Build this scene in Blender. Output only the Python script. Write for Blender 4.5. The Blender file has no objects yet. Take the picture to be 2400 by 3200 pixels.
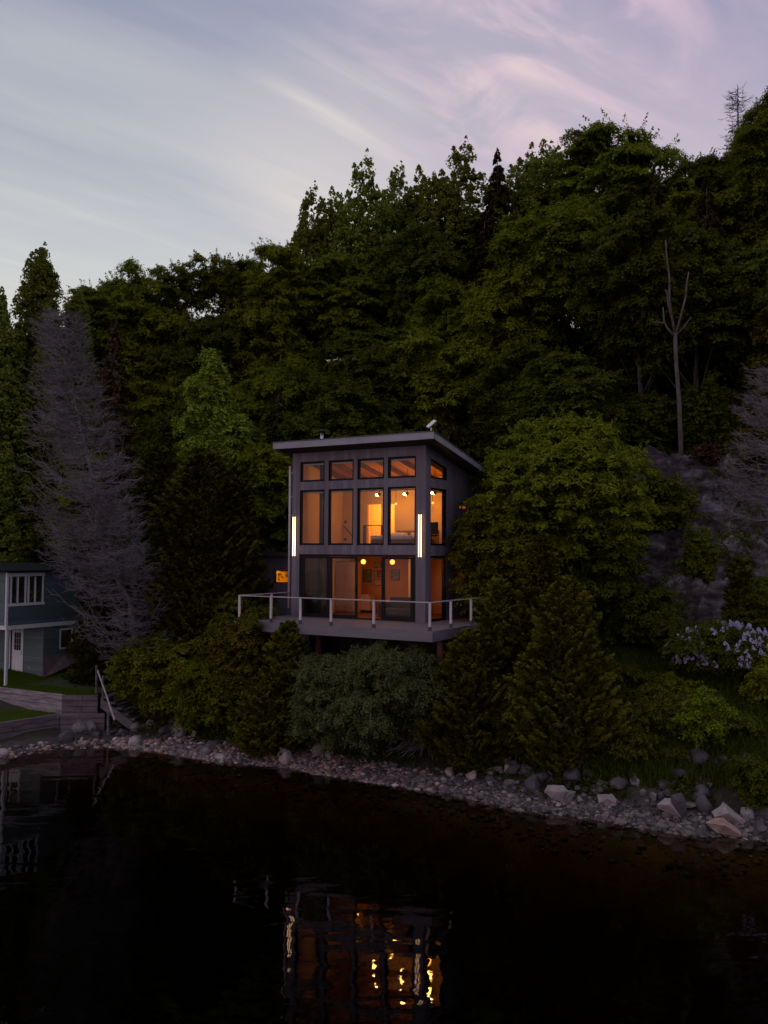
import bpy, math, random
import numpy as np
from mathutils import Vector, Matrix, noise as mnoise

D = bpy.data
SC = bpy.context.scene
COL = SC.collection
random.seed(7)
PI = math.pi

# ------------------------------------------------------------------ camera
CH = 7.5
F, PITCH, ROLL = 2750.0, math.atan(127 / 2750.0), 0.0057
cam = D.cameras.new('camera')
cam.sensor_fit = 'HORIZONTAL'
cam.sensor_width = 36
cam.lens = 36 * F / 2400
cam.clip_start = 0.1
cam.clip_end = 3000
cob = D.objects.new('camera', cam)
COL.objects.link(cob)
cob.matrix_world = Matrix.Translation((0, 0, CH)) @ Matrix.Rotation(PI / 2 + PITCH, 4, 'X') @ Matrix.Rotation(ROLL, 4, 'Z')
SC.camera = cob
CM = cob.matrix_world.to_3x3()


def at(px, py, Y):
    """world point seen at photo position (px, py), Y metres out over the lake"""
    d = CM @ Vector(((px - 1200) / F, -(py - 1600) / F, -1))
    t = Y / d.y
    return Vector((d.x * t, Y, CH + d.z * t))


# ------------------------------------------------------------------ world
W = D.worlds.new('World')
SC.world = W
W.use_nodes = True
nt = W.node_tree
nt.nodes.clear()


def N(tree, typ, **kw):
    n = tree.nodes.new(typ)
    for k, v in kw.items():
        if k == 'op':
            n.operation = v
        elif k == 'ins':
            for i, val in v.items():
                n.inputs[i].default_value = val
        else:
            setattr(n, k, v)
    return n


def ramp(tree, stops, mode='LINEAR'):
    r = tree.nodes.new('ShaderNodeValToRGB')
    r.color_ramp.interpolation = mode
    e = r.color_ramp.elements
    while len(e) < len(stops):
        e.new(0.5)
    for i, (p, c) in enumerate(stops):
        e[i].position = p
        e[i].color = (c[0], c[1], c[2], 1) if hasattr(c, '__len__') else (c, c, c, 1)
    return r


def L(tree, a, ai, b, bi):
    tree.links.new(a.outputs[ai], b.inputs[bi])


def mixc(tree, fac, a, b, blend='MIX'):
    m = tree.nodes.new('ShaderNodeMix')
    m.data_type = 'RGBA'
    m.blend_type = blend
    for sock, v in ((0, fac), (6, a), (7, b)):
        if isinstance(v, tuple) and hasattr(v[0], 'outputs'):
            tree.links.new(v[0].outputs[v[1]], m.inputs[sock])
        elif isinstance(v, tuple):
            m.inputs[sock].default_value = (v[0], v[1], v[2], 1)
        else:
            m.inputs[sock].default_value = v
    return m


SUN_EL, SUN_AZ = math.radians(6), math.radians(222)     # the sun has sunk behind the camera, to its left
tc = N(nt, 'ShaderNodeTexCoord')
sep = N(nt, 'ShaderNodeSeparateXYZ'); L(nt, tc, 'Generated', sep, 0)
vr = ramp(nt, [(0.0, (.63, .60, .56)), (.20, (.635, .625, .595)), (.30, (.53, .55, .565)), (.42, (.37, .395, .47)), (.53, (.285, .31, .42)), (.75, (.50, .52, .58))])
L(nt, sep, 'Z', vr, 0)
# right side of the sky is pink-lavender
xr = N(nt, 'ShaderNodeMapRange', ins={1: -.25, 2: .30}); L(nt, sep, 'X', xr, 0)
lav = mixc(nt, (xr, 0), (1, 1, 1), (1.10, .96, 1.04), 'MIX')
base = mixc(nt, 1.0, (vr, 0), (lav, 2), 'MULTIPLY')
# cirrus drawn out along one direction of a flat cloud deck
zz = N(nt, 'ShaderNodeMath', op='ADD', ins={1: .12}); L(nt, sep, 'Z', zz, 0)
zm = N(nt, 'ShaderNodeMath', op='MAXIMUM', ins={1: .02}); L(nt, zz, 0, zm, 0)
dx = N(nt, 'ShaderNodeMath', op='DIVIDE'); L(nt, sep, 'X', dx, 0); L(nt, zm, 0, dx, 1)
dy = N(nt, 'ShaderNodeMath', op='DIVIDE'); L(nt, sep, 'Y', dy, 0); L(nt, zm, 0, dy, 1)
cv = N(nt, 'ShaderNodeCombineXYZ'); L(nt, dx, 0, cv, 0); L(nt, dy, 0, cv, 1)


def cloud(angle, sx, sy, loc, scale, lo, hi, detail=5, dist=.35):
    r0 = N(nt, 'ShaderNodeMapping'); r0.inputs['Rotation'].default_value = (0, 0, angle)
    L(nt, cv, 0, r0, 0)
    mp = N(nt, 'ShaderNodeMapping')
    mp.inputs['Scale'].default_value = (sx, sy, 1)
    mp.inputs['Location'].default_value = loc
    L(nt, r0, 0, mp, 0)
    nz = N(nt, 'ShaderNodeTexNoise', ins={'Scale': scale, 'Detail': detail, 'Roughness': .55, 'Distortion': dist})
    L(nt, mp, 0, nz, 'Vector')
    mr = N(nt, 'ShaderNodeMapRange', interpolation_type='SMOOTHSTEP', ins={1: lo, 2: hi})
    L(nt, nz, 0, mr, 0)
    return mr


c1 = cloud(math.radians(-38), .34, 1.5, (.7, .4, 0), 1.25, .42, .72, 6, .5)
c2 = cloud(math.radians(-44), .20, 2.2, (3.1, 1.7, 0), 3.8, .40, .74, 9, .9)
c3 = cloud(math.radians(-30), .5, 1.0, (5.3, 2.2, 0), .7, .40, .64)
c4 = cloud(math.radians(-50), .62, 1.25, (8.3, .6, 0), 3.2, .38, .72, 11, 2.2)


def patch(px, py, r_out, r_in):
    d0 = CM @ Vector(((px - 1200) / F, -(py - 1600) / F, -1)); d0.normalize()
    vd = N(nt, 'ShaderNodeVectorMath', operation='DISTANCE'); L(nt, tc, 'Generated', vd, 0); vd.inputs[1].default_value = d0
    m_ = N(nt, 'ShaderNodeMapRange', interpolation_type='SMOOTHSTEP', ins={1: r_out, 2: r_in}); L(nt, vd, 'Value', m_, 0)
    return m_


def mth(op, a, b):
    n = N(nt, 'ShaderNodeMath', op=op)
    for k, v in ((0, a), (1, b)):
        if hasattr(v, 'outputs'): L(nt, v, 0, n, k)
        else: n.inputs[k].default_value = v
    return n


wisps = mth('MULTIPLY', c2, c3)
gen = mth('MINIMUM', mth('ADD', mth('MULTIPLY', c1, .45), mth('MULTIPLY', wisps, .7)), .7)
low = mixc(nt, (xr, 0), (.68, .67, .62), (.64, .53, .58))
sky1 = mixc(nt, (gen, 0), (base, 2), (low, 2))
pm = patch(1720, 120, .27, .04)
pf_ = mth('MULTIPLY', pm, mth('ADD', mth('MULTIPLY', c4, .85), .05))
sky2 = mixc(nt, (pf_, 0), (sky1, 2), (.68, .50, .60))
pc_ = mth('MULTIPLY', patch(1640, 190, .17, .02), mth('MULTIPLY', c4, c2))
sky3 = mixc(nt, (mth('MINIMUM', mth('MULTIPLY', pc_, 1.6), .8), 0), (sky2, 2), (.70, .58, .58))
pd_ = mth('MULTIPLY', patch(1020, 520, .16, .02), mth('ADD', mth('MULTIPLY', c2, .6), .25))
skyc = mixc(nt, (pd_, 0), (sky3, 2), (.72, .66, .62))
# a low afterglow band behind the camera
yb = N(nt, 'ShaderNodeMapRange', ins={1: .1, 2: -.7}); L(nt, sep, 'Y', yb, 0)
glow = mixc(nt, (yb, 0), (skyc, 2), (.36, .30, .41))
# physical dusk sky mixed in
st = N(nt, 'ShaderNodeTexSky', sky_type='NISHITA', sun_disc=False, sun_elevation=SUN_EL, sun_rotation=SUN_AZ)
nb = N(nt, 'ShaderNodeBackground', ins={1: .05}); L(nt, st, 0, nb, 0)
bg = N(nt, 'ShaderNodeBackground', ins={1: 1.17}); L(nt, glow, 2, bg, 0)
ad = N(nt, 'ShaderNodeMixShader', ins={0: .08}); L(nt, bg, 0, ad, 1); L(nt, nb, 0, ad, 2)
wo = N(nt, 'ShaderNodeOutputWorld'); L(nt, ad, 0, wo, 0)

sl = D.lights.new('sun', 'SUN')
sl.energy = 0.26
sl.angle = math.radians(24)
sl.color = (1, .60, .56)
so = D.objects.new('sun', sl)
COL.objects.link(so)
sd = Vector((math.sin(SUN_AZ) * math.cos(SUN_EL), math.cos(SUN_AZ) * math.cos(SUN_EL), math.sin(SUN_EL)))
so.rotation_euler = sd.to_track_quat('Z', 'Y').to_euler()

SC.view_settings.view_transform = 'Standard'
SC.view_settings.look = 'None'
SC.view_settings.exposure = 0
SC.view_settings.gamma = 1
SC.render.engine = 'CYCLES'
SC.cycles.use_denoising = True
SC.cycles.max_bounces = 6
SC.cycles.diffuse_bounces = 3
SC.cycles.glossy_bounces = 3
SC.cycles.transparent_max_bounces = 12
SC.cycles.transmission_bounces = 3
SC.cycles.sample_clamp_indirect = 4
SC.cycles.caustics_reflective = False
SC.cycles.caustics_refractive = False

# ------------------------------------------------------------------ materials
MATS = {}


def newmat(name):
    m = D.materials.new(name)
    m.use_nodes = True
    t = m.node_tree
    t.nodes.clear()
    out = N(t, 'ShaderNodeOutputMaterial')
    MATS[name] = m
    return m, t, out


def mat(name, c1, c2=None, rough=.7, scale=3.0, stretch=(1, 1, 1), metal=0, bump=0, bscale=None, groove=None, detail=6, spec=.5, stops=None):
    """two-tone weathered surface in object space, optional board grooves along an axis"""
    m, t, out = newmat(name)
    p = N(t, 'ShaderNodeBsdfPrincipled')
    L(t, p, 0, out, 0)
    p.inputs['Roughness'].default_value = rough
    p.inputs['Metallic'].default_value = metal
    p.inputs['Specular IOR Level'].default_value = spec
    tcn = N(t, 'ShaderNodeTexCoord')
    mp = N(t, 'ShaderNodeMapping'); mp.inputs['Scale'].default_value = stretch
    L(t, tcn, 'Object', mp, 0)
    nz = N(t, 'ShaderNodeTexNoise', ins={'Scale': scale, 'Detail': detail, 'Roughness': .65})
    L(t, mp, 0, nz, 'Vector')
    c2 = c2 or tuple(x * .75 for x in c1)
    r = ramp(t, stops or [(.33, c2), (.68, c1)])
    L(t, nz, 0, r, 0)
    col = (r, 0)
    if groove:
        ax, pitch, wdt, dark = groove
        s = N(t, 'ShaderNodeSeparateXYZ'); L(t, tcn, 'Object', s, 0)
        a = N(t, 'ShaderNodeMath', op='DIVIDE', ins={1: pitch}); L(t, s, ax, a, 0)
        fr = N(t, 'ShaderNodeMath', op='FRACT'); L(t, a, 0, fr, 0)
        lt = N(t, 'ShaderNodeMath', op='LESS_THAN', ins={1: wdt / pitch}); L(t, fr, 0, lt, 0)
        fl = N(t, 'ShaderNodeMath', op='FLOOR'); L(t, a, 0, fl, 0)
        wn = N(t, 'ShaderNodeTexWhiteNoise', noise_dimensions='1D'); L(t, fl, 0, wn, 'W')
        mr = N(t, 'ShaderNodeMapRange', ins={3: .78, 4: 1.12}); L(t, wn, 0, mr, 0)
        vm = mixc(t, 1.0, col, (mr, 0), 'MULTIPLY')
        m2 = mixc(t, (lt, 0), (vm, 2), tuple(x * dark for x in c1))
        col = (m2, 2)
    t.links.new(col[0].outputs[col[1]], p.inputs['Base Color'])
    if bump:
        n2 = N(t, 'ShaderNodeTexNoise', ins={'Scale': bscale or scale * 3, 'Detail': 6})
        L(t, mp, 0, n2, 'Vector')
        b = N(t, 'ShaderNodeBump', ins={'Strength': 1.0, 'Distance': bump}); L(t, n2, 0, b, 'Height')
        L(t, b, 0, p, 'Normal')
    return m


def emis(name, col, st):
    m, t, out = newmat(name)
    e = N(t, 'ShaderNodeEmission', ins={0: (*col, 1), 1: st})
    L(t, e, 0, out, 0)
    return m


def leafmat(name, a, b, c, transl=.38, rough=.75):
    """a..c: leaf colours, each leaf its own, each tree a little different"""
    m, t, out = newmat(name)
    g = N(t, 'ShaderNodeNewGeometry')
    r = ramp(t, [(0, a), (.5, b), (1, c)])
    L(t, g, 'Random Per Island', r, 0)
    oi = N(t, 'ShaderNodeObjectInfo')
    hs = N(t, 'ShaderNodeHueSaturation')
    mh = N(t, 'ShaderNodeMapRange', ins={3: .485, 4: .515}); L(t, oi, 'Random', mh, 0)
    mv = N(t, 'ShaderNodeMapRange', ins={3: .75, 4: 1.25}); L(t, oi, 'Random', mv, 0)
    L(t, mh, 0, hs, 'Hue'); L(t, mv, 0, hs, 'Value'); L(t, r, 0, hs, 'Color')
    p = N(t, 'ShaderNodeBsdfPrincipled', ins={'Roughness': rough})
    p.inputs['Specular IOR Level'].default_value = .06
    L(t, hs, 0, p, 'Base Color')
    tr = N(t, 'ShaderNodeBsdfTranslucent'); L(t, hs, 0, tr, 0)
    ms = N(t, 'ShaderNodeMixShader', ins={0: transl}); L(t, p, 0, ms, 1); L(t, tr, 0, ms, 2)
    L(t, ms, 0, out, 0)
    return m


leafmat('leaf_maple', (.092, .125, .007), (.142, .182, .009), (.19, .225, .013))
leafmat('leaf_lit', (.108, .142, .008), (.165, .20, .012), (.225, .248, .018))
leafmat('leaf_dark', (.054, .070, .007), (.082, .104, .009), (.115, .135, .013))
leafmat('leaf_poplar', (.11, .14, .018), (.155, .19, .026), (.20, .23, .035))
leafmat('leaf_pale', (.16, .21, .02), (.22, .28, .03), (.28, .33, .04))
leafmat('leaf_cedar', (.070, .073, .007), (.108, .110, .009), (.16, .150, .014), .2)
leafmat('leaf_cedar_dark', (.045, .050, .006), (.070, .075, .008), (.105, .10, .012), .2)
leafmat('leaf_spruce', (.034, .031, .011), (.052, .046, .015), (.070, .062, .018), .15)
leafmat('leaf_russet', (.065, .034, .020), (.09, .046, .025), (.070, .055, .022), .15)
leafmat('leaf_grey', (.070, .088, .030), (.10, .122, .042), (.14, .158, .06), .25)
leafmat('leaf_grass', (.040, .058, .008), (.060, .083, .011), (.085, .11, .016), .3)
leafmat('leaf_lawn', (.06, .10, .010), (.08, .13, .012), (.11, .16, .018), .3)
leafmat('leaf_yellow', (.17, .21, .02), (.22, .26, .03), (.28, .31, .04))
leafmat('petal_lilac', (.34, .32, .54), (.45, .43, .66), (.58, .56, .76), .3)

mat('bark', (.10, .085, .08), (.04, .033, .03), .9, 6, (1, 1, .25), bump=.02)
mat('bark_dead', (.23, .215, .235), (.09, .082, .09), .9, 5, (1, 1, .3))
mat('bark_snag', (.15, .12, .115), (.05, .04, .038), .9, 5, (1, 1, .3), bump=.02)
mat('siding', (.205, .185, .228), (.14, .125, .158), .65, 1.6, (3, 3, .35), groove=('X', .21, .010, .5), bump=.003, bscale=20)
mat('siding_side', (.205, .185, .228), (.14, .125, .158), .65, 1.6, (3, 3, .35), groove=('Y', .21, .010, .5), bump=.003, bscale=20)
mat('fascia', (.31, .325, .38), (.22, .23, .28), .42, 1.2, (.6, 2, 2), bump=.004, bscale=3)
mat('roof_metal', (.07, .07, .08), (.05, .05, .06), .45, 2, groove=('X', .42, .02, .4))
mat('soffit', (.075, .06, .058), (.045, .037, .036), .8, 2, (6, .5, 1), groove=('X', .14, .008, .4))
mat('black_frame', (.009, .009, .010), (.006, .006, .007), .6, spec=.2)
mat('deck_board', (.215, .18, .21), (.14, .118, .138), .7, 2.5, (.6, 5, 1), groove=('Y', .14, .010, .35), bump=.003)
mat('deck_fascia', (.205, .185, .22), (.145, .13, .155), .7, 1.5, (.5, 1, 3), bump=.003)
mat('rail_white', (.68, .61, .64), (.50, .45, .48), .5, 3, (1, 1, .4))
mat('rail_metal', (.50, .48, .52), (.40, .385, .42), .35, 3)
mat('bracket', (.06, .06, .065), (.04, .04, .042), .6)
mat('post_red', (.20, .075, .045), (.12, .045, .03), .8, 3, (1, 1, .2))
mat('steel', (.62, .62, .65), (.5, .5, .53), .3, 3, metal=.8)
mat('white_panel', (.75, .76, .8), (.68, .69, .73), .4)
mat('plaster', (.76, .53, .28), (.70, .48, .25), .8, 1.2)
mat('plaster_low', (.55, .24, .09), (.50, .20, .075), .8, 1.2)
mat('closet_white', (.55, .33, .22), (.50, .29, .19), .6, 1)
mat('wall_dark', (.050, .052, .042), (.036, .038, .030), .8, 1)
mat('ceiling_wood', (.55, .22, .055), (.34, .12, .03), .6, 3, (5, .4, 1), groove=('X', .13, .008, .35))
mat('beam_wood', (.15, .07, .03), (.09, .04, .02), .6, 3, (1, .3, 3))
mat('floor_wood', (.30, .15, .07), (.20, .10, .045), .45, 3, (.4, 5, 1), groove=('Y', .12, .006, .4))
mat('blind', (.36, .42, .38), (.32, .37, .34), .6)
mat('linen', (.70, .66, .66), (.6, .56, .57), .9, 4, bump=.02)
mat('blanket', (.20, .10, .06), (.14, .07, .045), .9, 6, bump=.02)
mat('headboard', (.30, .14, .06), (.20, .09, .04), .6, 3, (3, 1, .5))
mat('picture_dark', (.07, .075, .09), (.30, .26, .24), .5, 9)
mat('picture_light', (.50, .44, .40), (.16, .12, .12), .5, 11)
mat('picture_red', (.34, .08, .05), (.60, .45, .38), .5, 12)
mat('stove_black', (.02, .02, .02), (.015, .015, .015), .5)
mat('sofa', (.055, .05, .05), (.035, .03, .03), .9, 5)
mat('teal_siding', (.10, .15, .155), (.07, .11, .115), .6, 2, (.5, .5, 3), groove=('Z', .13, .012, .5))
mat('white_trim', (.70, .72, .76), (.58, .60, .64), .5, 3)
mat('concrete', (.36, .34, .33), (.24, .22, .22), .9, 4, bump=.01)
mat('shingle', (.014, .017, .019), (.009, .011, .012), .95, 8, spec=.05)
mat('brown_board', (.16, .11, .115), (.11, .075, .08), .8, 3, (3, .6, 3), groove=('Y', .3, .02, .6))
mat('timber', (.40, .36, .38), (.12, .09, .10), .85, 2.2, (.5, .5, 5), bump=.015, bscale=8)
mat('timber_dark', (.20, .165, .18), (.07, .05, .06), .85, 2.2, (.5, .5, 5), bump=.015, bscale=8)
mat('pipe_grey', (.45, .45, .50), (.36, .36, .4), .5)
mat('boulder', (.25, .225, .23), (.09, .078, .085), .85, 1.6, bump=.03, bscale=7, detail=10)
mat('boulder_pale', (.43, .39, .39), (.20, .17, .17), .8, 1.8, bump=.02, bscale=7, detail=10)
mat('boulder_dark', (.10, .092, .105), (.04, .036, .042), .85, 1.8, bump=.03, bscale=7, detail=10)
mat('boulder_rust', (.45, .40, .39), (.24, .13, .085), .8, 1.3, bump=.02, bscale=7, detail=8)
mat('outcrop', (.30, .275, .33), (.045, .036, .045), .9, 1.1, (1, .6, 1.8), bump=.10, bscale=3.2, detail=14,
    stops=[(.38, (.012, .010, .009)), (.46, (.045, .034, .036)), (.53, (.08, .075, .088)), (.61, (.155, .152, .175)), (.72, (.26, .26, .28))])
mat('ground_soil', (.045, .040, .022), (.018, .018, .010), .95, 1.4, bump=.06, bscale=4, detail=10)
mat('gravel_bed', (.075, .064, .060), (.025, .022, .020), .9, 9, bump=.03, bscale=14, detail=8)
mat('silt', (.16, .115, .06), (.05, .037, .02), .95, 1.0, bump=.05, bscale=3)
mat('lawn_soil', (.035, .065, .012), (.02, .04, .008), .95, 3, bump=.02)

# cobbles: each stone its own colour
m, t, out = newmat('cobble')
g = N(t, 'ShaderNodeNewGeometry')
r = ramp(t, [(0, (.05, .048, .055)), (.3, (.11, .10, .115)), (.5, (.19, .155, .155)), (.66, (.27, .175, .15)), (.8, (.36, .29, .29)), (.95, (.42, .22, .14)), (1, (.68, .58, .57))])
L(t, g, 'Random Per Island', r, 0)
tcn = N(t, 'ShaderNodeTexCoord')
nz = N(t, 'ShaderNodeTexNoise', ins={'Scale': 14, 'Detail': 5}); L(t, tcn, 'Object', nz, 'Vector')
mr = N(t, 'ShaderNodeMapRange', ins={1: .3, 2: .7, 3: .6, 4: 1.15}); L(t, nz, 0, mr, 0)
mm = mixc(t, 1.0, (r, 0), (mr, 0), 'MULTIPLY')
p = N(t, 'ShaderNodeBsdfPrincipled', ins={'Roughness': .7}); L(t, mm, 2, p, 'Base Color'); L(t, p, 0, out, 0)

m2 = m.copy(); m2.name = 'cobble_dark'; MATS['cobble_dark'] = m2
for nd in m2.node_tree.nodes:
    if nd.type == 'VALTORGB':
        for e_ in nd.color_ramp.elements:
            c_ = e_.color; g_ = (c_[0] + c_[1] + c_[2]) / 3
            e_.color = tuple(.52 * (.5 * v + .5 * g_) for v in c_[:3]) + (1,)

# glass pane: clear with a Fresnel reflection
m, t, out = newmat('glass')
fz = N(t, 'ShaderNodeFresnel', ins={0: 1.5})
tcn = N(t, 'ShaderNodeTexCoord')
nz = N(t, 'ShaderNodeTexNoise', ins={'Scale': .8, 'Detail': 1}); L(t, tcn, 'Object', nz, 'Vector')
bp = N(t, 'ShaderNodeBump', ins={'Strength': .25, 'Distance': .02}); L(t, nz, 0, bp, 'Height')
gl = N(t, 'ShaderNodeBsdfGlossy', ins={'Roughness': .01}); L(t, bp, 0, gl, 'Normal')
tp = N(t, 'ShaderNodeBsdfTransparent', ins={0: (.90, .92, .91, 1)})
fm = N(t, 'ShaderNodeMath', op='MULTIPLY_ADD', ins={1: .9, 2: 0.0}); L(t, fz, 0, fm, 0)
ms = N(t, 'ShaderNodeMixShader'); L(t, fm, 0, ms, 0); L(t, tp, 0, ms, 1); L(t, gl, 0, ms, 2); L(t, ms, 0, out, 0)

# lake: peat-brown clear water, still, with slow ripples
m, t, out = newmat('lake_water')
tcn = N(t, 'ShaderNodeTexCoord')
mp = N(t, 'ShaderNodeMapping'); mp.inputs['Scale'].default_value = (.55, 1.25, 1); mp.inputs['Rotation'].default_value = (0, 0, .2)
L(t, tcn, 'Object', mp, 0)
n1 = N(t, 'ShaderNodeTexNoise', ins={'Scale': 1.1, 'Detail': 1.6, 'Roughness': .4, 'Distortion': .3}); L(t, mp, 0, n1, 'Vector')
n3 = N(t, 'ShaderNodeTexNoise', ins={'Scale': 5.5, 'Detail': 2}); L(t, mp, 0, n3, 'Vector')
b3 = N(t, 'ShaderNodeBump', ins={'Strength': 1.0, 'Distance': .0011}); L(t, n3, 0, b3, 'Height')
b1 = N(t, 'ShaderNodeBump', ins={'Strength': 1.0, 'Distance': .014}); L(t, n1, 0, b1, 'Height'); L(t, b3, 0, b1, 'Normal')
fz = N(t, 'ShaderNodeFresnel', ins={0: 1.33}); L(t, b1, 0, fz, 'Normal')
gl = N(t, 'ShaderNodeBsdfGlossy', ins={'Roughness': .0}); L(t, b1, 0, gl, 'Normal')
tp = N(t, 'ShaderNodeBsdfTransparent', ins={0: (.80, .68, .52, 1)})
ms = N(t, 'ShaderNodeMixShader'); L(t, fz, 0, ms, 0); L(t, tp, 0, ms, 1); L(t, gl, 0, ms, 2); L(t, ms, 0, out, 0)
va = N(t, 'ShaderNodeVolumeAbsorption', ins={0: (.48, .36, .18, 1), 1: 1.15}); L(t, va, 0, out, 'Volume')

emis('led', (1, .56, .33), 4.6)
emis('bulb', (1, .34, .05), 3.2)
emis('bulb_white', (1, .78, .42), 10)


# ------------------------------------------------------------------ mesh helpers
class MB:
    def __init__(s):
        s.v, s.f, s.m = [], [], []

    def add(s, vs, fs, mi=0):
        o = len(s.v)
        s.v += [tuple(v) for v in vs]
        s.f += [tuple(o + i for i in f) for f in fs]
        s.m += [mi] * len(fs)
        return s

    def box(s, x0, x1, y0, y1, z0, z1, mi=0):
        return s.add([(x0, y0, z0), (x1, y0, z0), (x1, y1, z0), (x0, y1, z0), (x0, y0, z1), (x1, y0, z1), (x1, y1, z1), (x0, y1, z1)],
                     [(0, 3, 2, 1), (4, 5, 6, 7), (0, 1, 5, 4), (1, 2, 6, 5), (2, 3, 7, 6), (3, 0, 4, 7)], mi)

    def hexa(s, pts, mi=0):
        return s.add(pts, [(0, 3, 2, 1), (4, 5, 6, 7), (0, 1, 5, 4), (1, 2, 6, 5), (2, 3, 7, 6), (3, 0, 4, 7)], mi)

    def tube(s, pts, rad, n=6, mi=0, cap=True):
        pts = [Vector(p) for p in pts]
        if not hasattr(rad, '__len__'):
            rad = [rad] * len(pts)
        o = len(s.v)
        for i, p in enumerate(pts):
            d = (pts[min(i + 1, len(pts) - 1)] - pts[max(i - 1, 0)])
            d = d.normalized() if d.length > 1e-9 else Vector((0, 0, 1))
            a = d.cross(Vector((0, 0, 1)) if abs(d.z) < .9 else Vector((1, 0, 0))).normalized()
            b = d.cross(a)
            for k in range(n):
                th = 2 * PI * k / n
                s.v.append(tuple(p + (a * math.cos(th) + b * math.sin(th)) * rad[i]))
        for i in range(len(pts) - 1):
            for k in range(n):
                s.f.append((o + i * n + k, o + i * n + (k + 1) % n, o + (i + 1) * n + (k + 1) % n, o + (i + 1) * n + k))
                s.m.append(mi)
        if cap and n > 3:
            s.f.append(tuple(o + k for k in range(n))[::-1]); s.m.append(mi)
            s.f.append(tuple(o + (len(pts) - 1) * n + k for k in range(n))); s.m.append(mi)
        return s

    def build(s, name, mats, parent=None, smooth=False, bevel=0):
        me = D.meshes.new(name)
        me.from_pydata(s.v, [], s.f)
        if isinstance(mats, str):
            mats = [mats]
        for mn in mats:
            me.materials.append(MATS[mn])
        if len(mats) > 1:
            me.polygons.foreach_set('material_index', s.m)
        if smooth:
            me.polygons.foreach_set('use_smooth', [True] * len(me.polygons))
        me.update()
        o = D.objects.new(name, me)
        COL.objects.link(o)
        if parent:
            o.parent = parent
        if bevel:
            b = o.modifiers.new('bevel', 'BEVEL'); b.width = bevel; b.segments = 2
        return o


def npmesh(name, V, Fq, matn, parent=None, smooth=False):
    """V (n,3), Fq (m,k) as one mesh"""
    V = np.asarray(V, dtype=np.float32); Fq = np.asarray(Fq, dtype=np.int32)
    me = D.meshes.new(name)
    m, k = Fq.shape
    me.vertices.add(len(V)); me.vertices.foreach_set('co', V.ravel())
    me.loops.add(m * k); me.loops.foreach_set('vertex_index', Fq.ravel())
    me.polygons.add(m)
    me.polygons.foreach_set('loop_start', np.arange(0, m * k, k, dtype=np.int32))
    me.polygons.foreach_set('loop_total', np.full(m, k, dtype=np.int32))
    if smooth:
        me.polygons.foreach_set('use_smooth', np.ones(m, dtype=bool))
    me.materials.append(MATS[matn])
    me.update(calc_edges=True)
    o = D.objects.new(name, me)
    COL.objects.link(o)
    if parent:
        o.parent = parent
    return o


def quads(V4):
    n = V4.shape[0]
    return V4.reshape(-1, 3), np.arange(n * 4).reshape(n, 4)


def tag(o, label=None, cat=None, group=None, kind=None):
    if label: o['label'] = label
    if cat: o['category'] = cat
    if group: o['group'] = group
    if kind: o['kind'] = kind
    return o


def empty(name, loc=(0, 0, 0), rz=0, label=None, cat=None, group=None, scale=None):
    o = D.objects.new(name, None)
    COL.objects.link(o)
    o.empty_display_size = .3
    o.location = loc
    o.rotation_euler = (0, 0, rz)
    if scale: o.scale = scale
    return tag(o, label, cat, group)


# ------------------------------------------------------------------ terrain
SHX = [-200, -40, -20, -13.8, -12.5, -10.3, -8.3, -6, -3.5, -2, .1, 1.9, 4.1, 6, 7.6, 8.9, 10.2, 13, 20, 40, 200]
SHY = [20, 26, 30, 32.1, 33.9, 34.3, 33.5, 32.1, 31.3, 30.3, 29.1, 28, 26.3, 25.4, 24.4, 24, 23.6, 23, 21.5, 18, 10]


def shore(x): return np.interp(x, SHX, SHY)


def snoise(x, y, s, seed=0):
    a = 0
    for i, (k, w) in enumerate(((1, 1), (2.1, .5), (4.3, .25))):
        q = seed * 3.1 + i * 1.7
        a = a + w * np.sin(x * k / s + q + 1.3 * np.sin(y * k * .7 / s + q * 2)) * np.cos(y * k * 1.1 / s + q * 1.9 + np.sin(x * k * .6 / s))
    return a / 1.75


def terrain(x, y):
    x = np.asarray(x, float); y = np.asarray(y, float)
    d = y - shore(x)
    under = [(-60, -4), (-14, -3.2), (-6, -1.9), (-2, -.55)]
    def pf(tab):
        t_ = under + tab
        return np.interp(d, [a for a, b in t_], [b for a, b in t_])
    pl = pf([(0, 0), (2, .25), (3.5, .55), (6, 1.0), (10, 1.5), (16, 2.1)])
    pc = pf([(0, 0), (1.8, .42), (3, .85), (5, 1.9), (8, 3.0), (16, 4.3)])
    pr = pf([(0, 0), (1.4, .35), (2.4, 1.15), (4, 2.1), (8, 3.5), (11.5, 4.7), (14, 7.0), (17, 9.6), (19.5, 11.6)])
    wl = np.clip((-x - 9.8) / 2.6, 0, 1); wr = np.clip((x - 4.5) / 5.5, 0, 1)
    near = pc * (1 - wl - wr) + pl * wl + pr * wr
    y0 = 47 - 3.5 * wr
    G = np.interp(x, [-40, -20, -11, 0, 9, 23, 60], [11, 12.5, 13.5, 18.5, 23, 25, 27])
    s = np.clip((y - y0) / (63 - y0), 0, 1)
    z = near + (G - near) * s ** .9 * (s > 0)
    z = z - np.clip(y - 66, 0, 40) * .35
    rough = np.clip((d - 2) / 4, 0, 1)
    return z + rough * .22 * snoise(x, y, 1.9) + .03 * snoise(x, y, .5, 3) * (d > -1)


def tz(x, y): return float(terrain(x, y))


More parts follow.
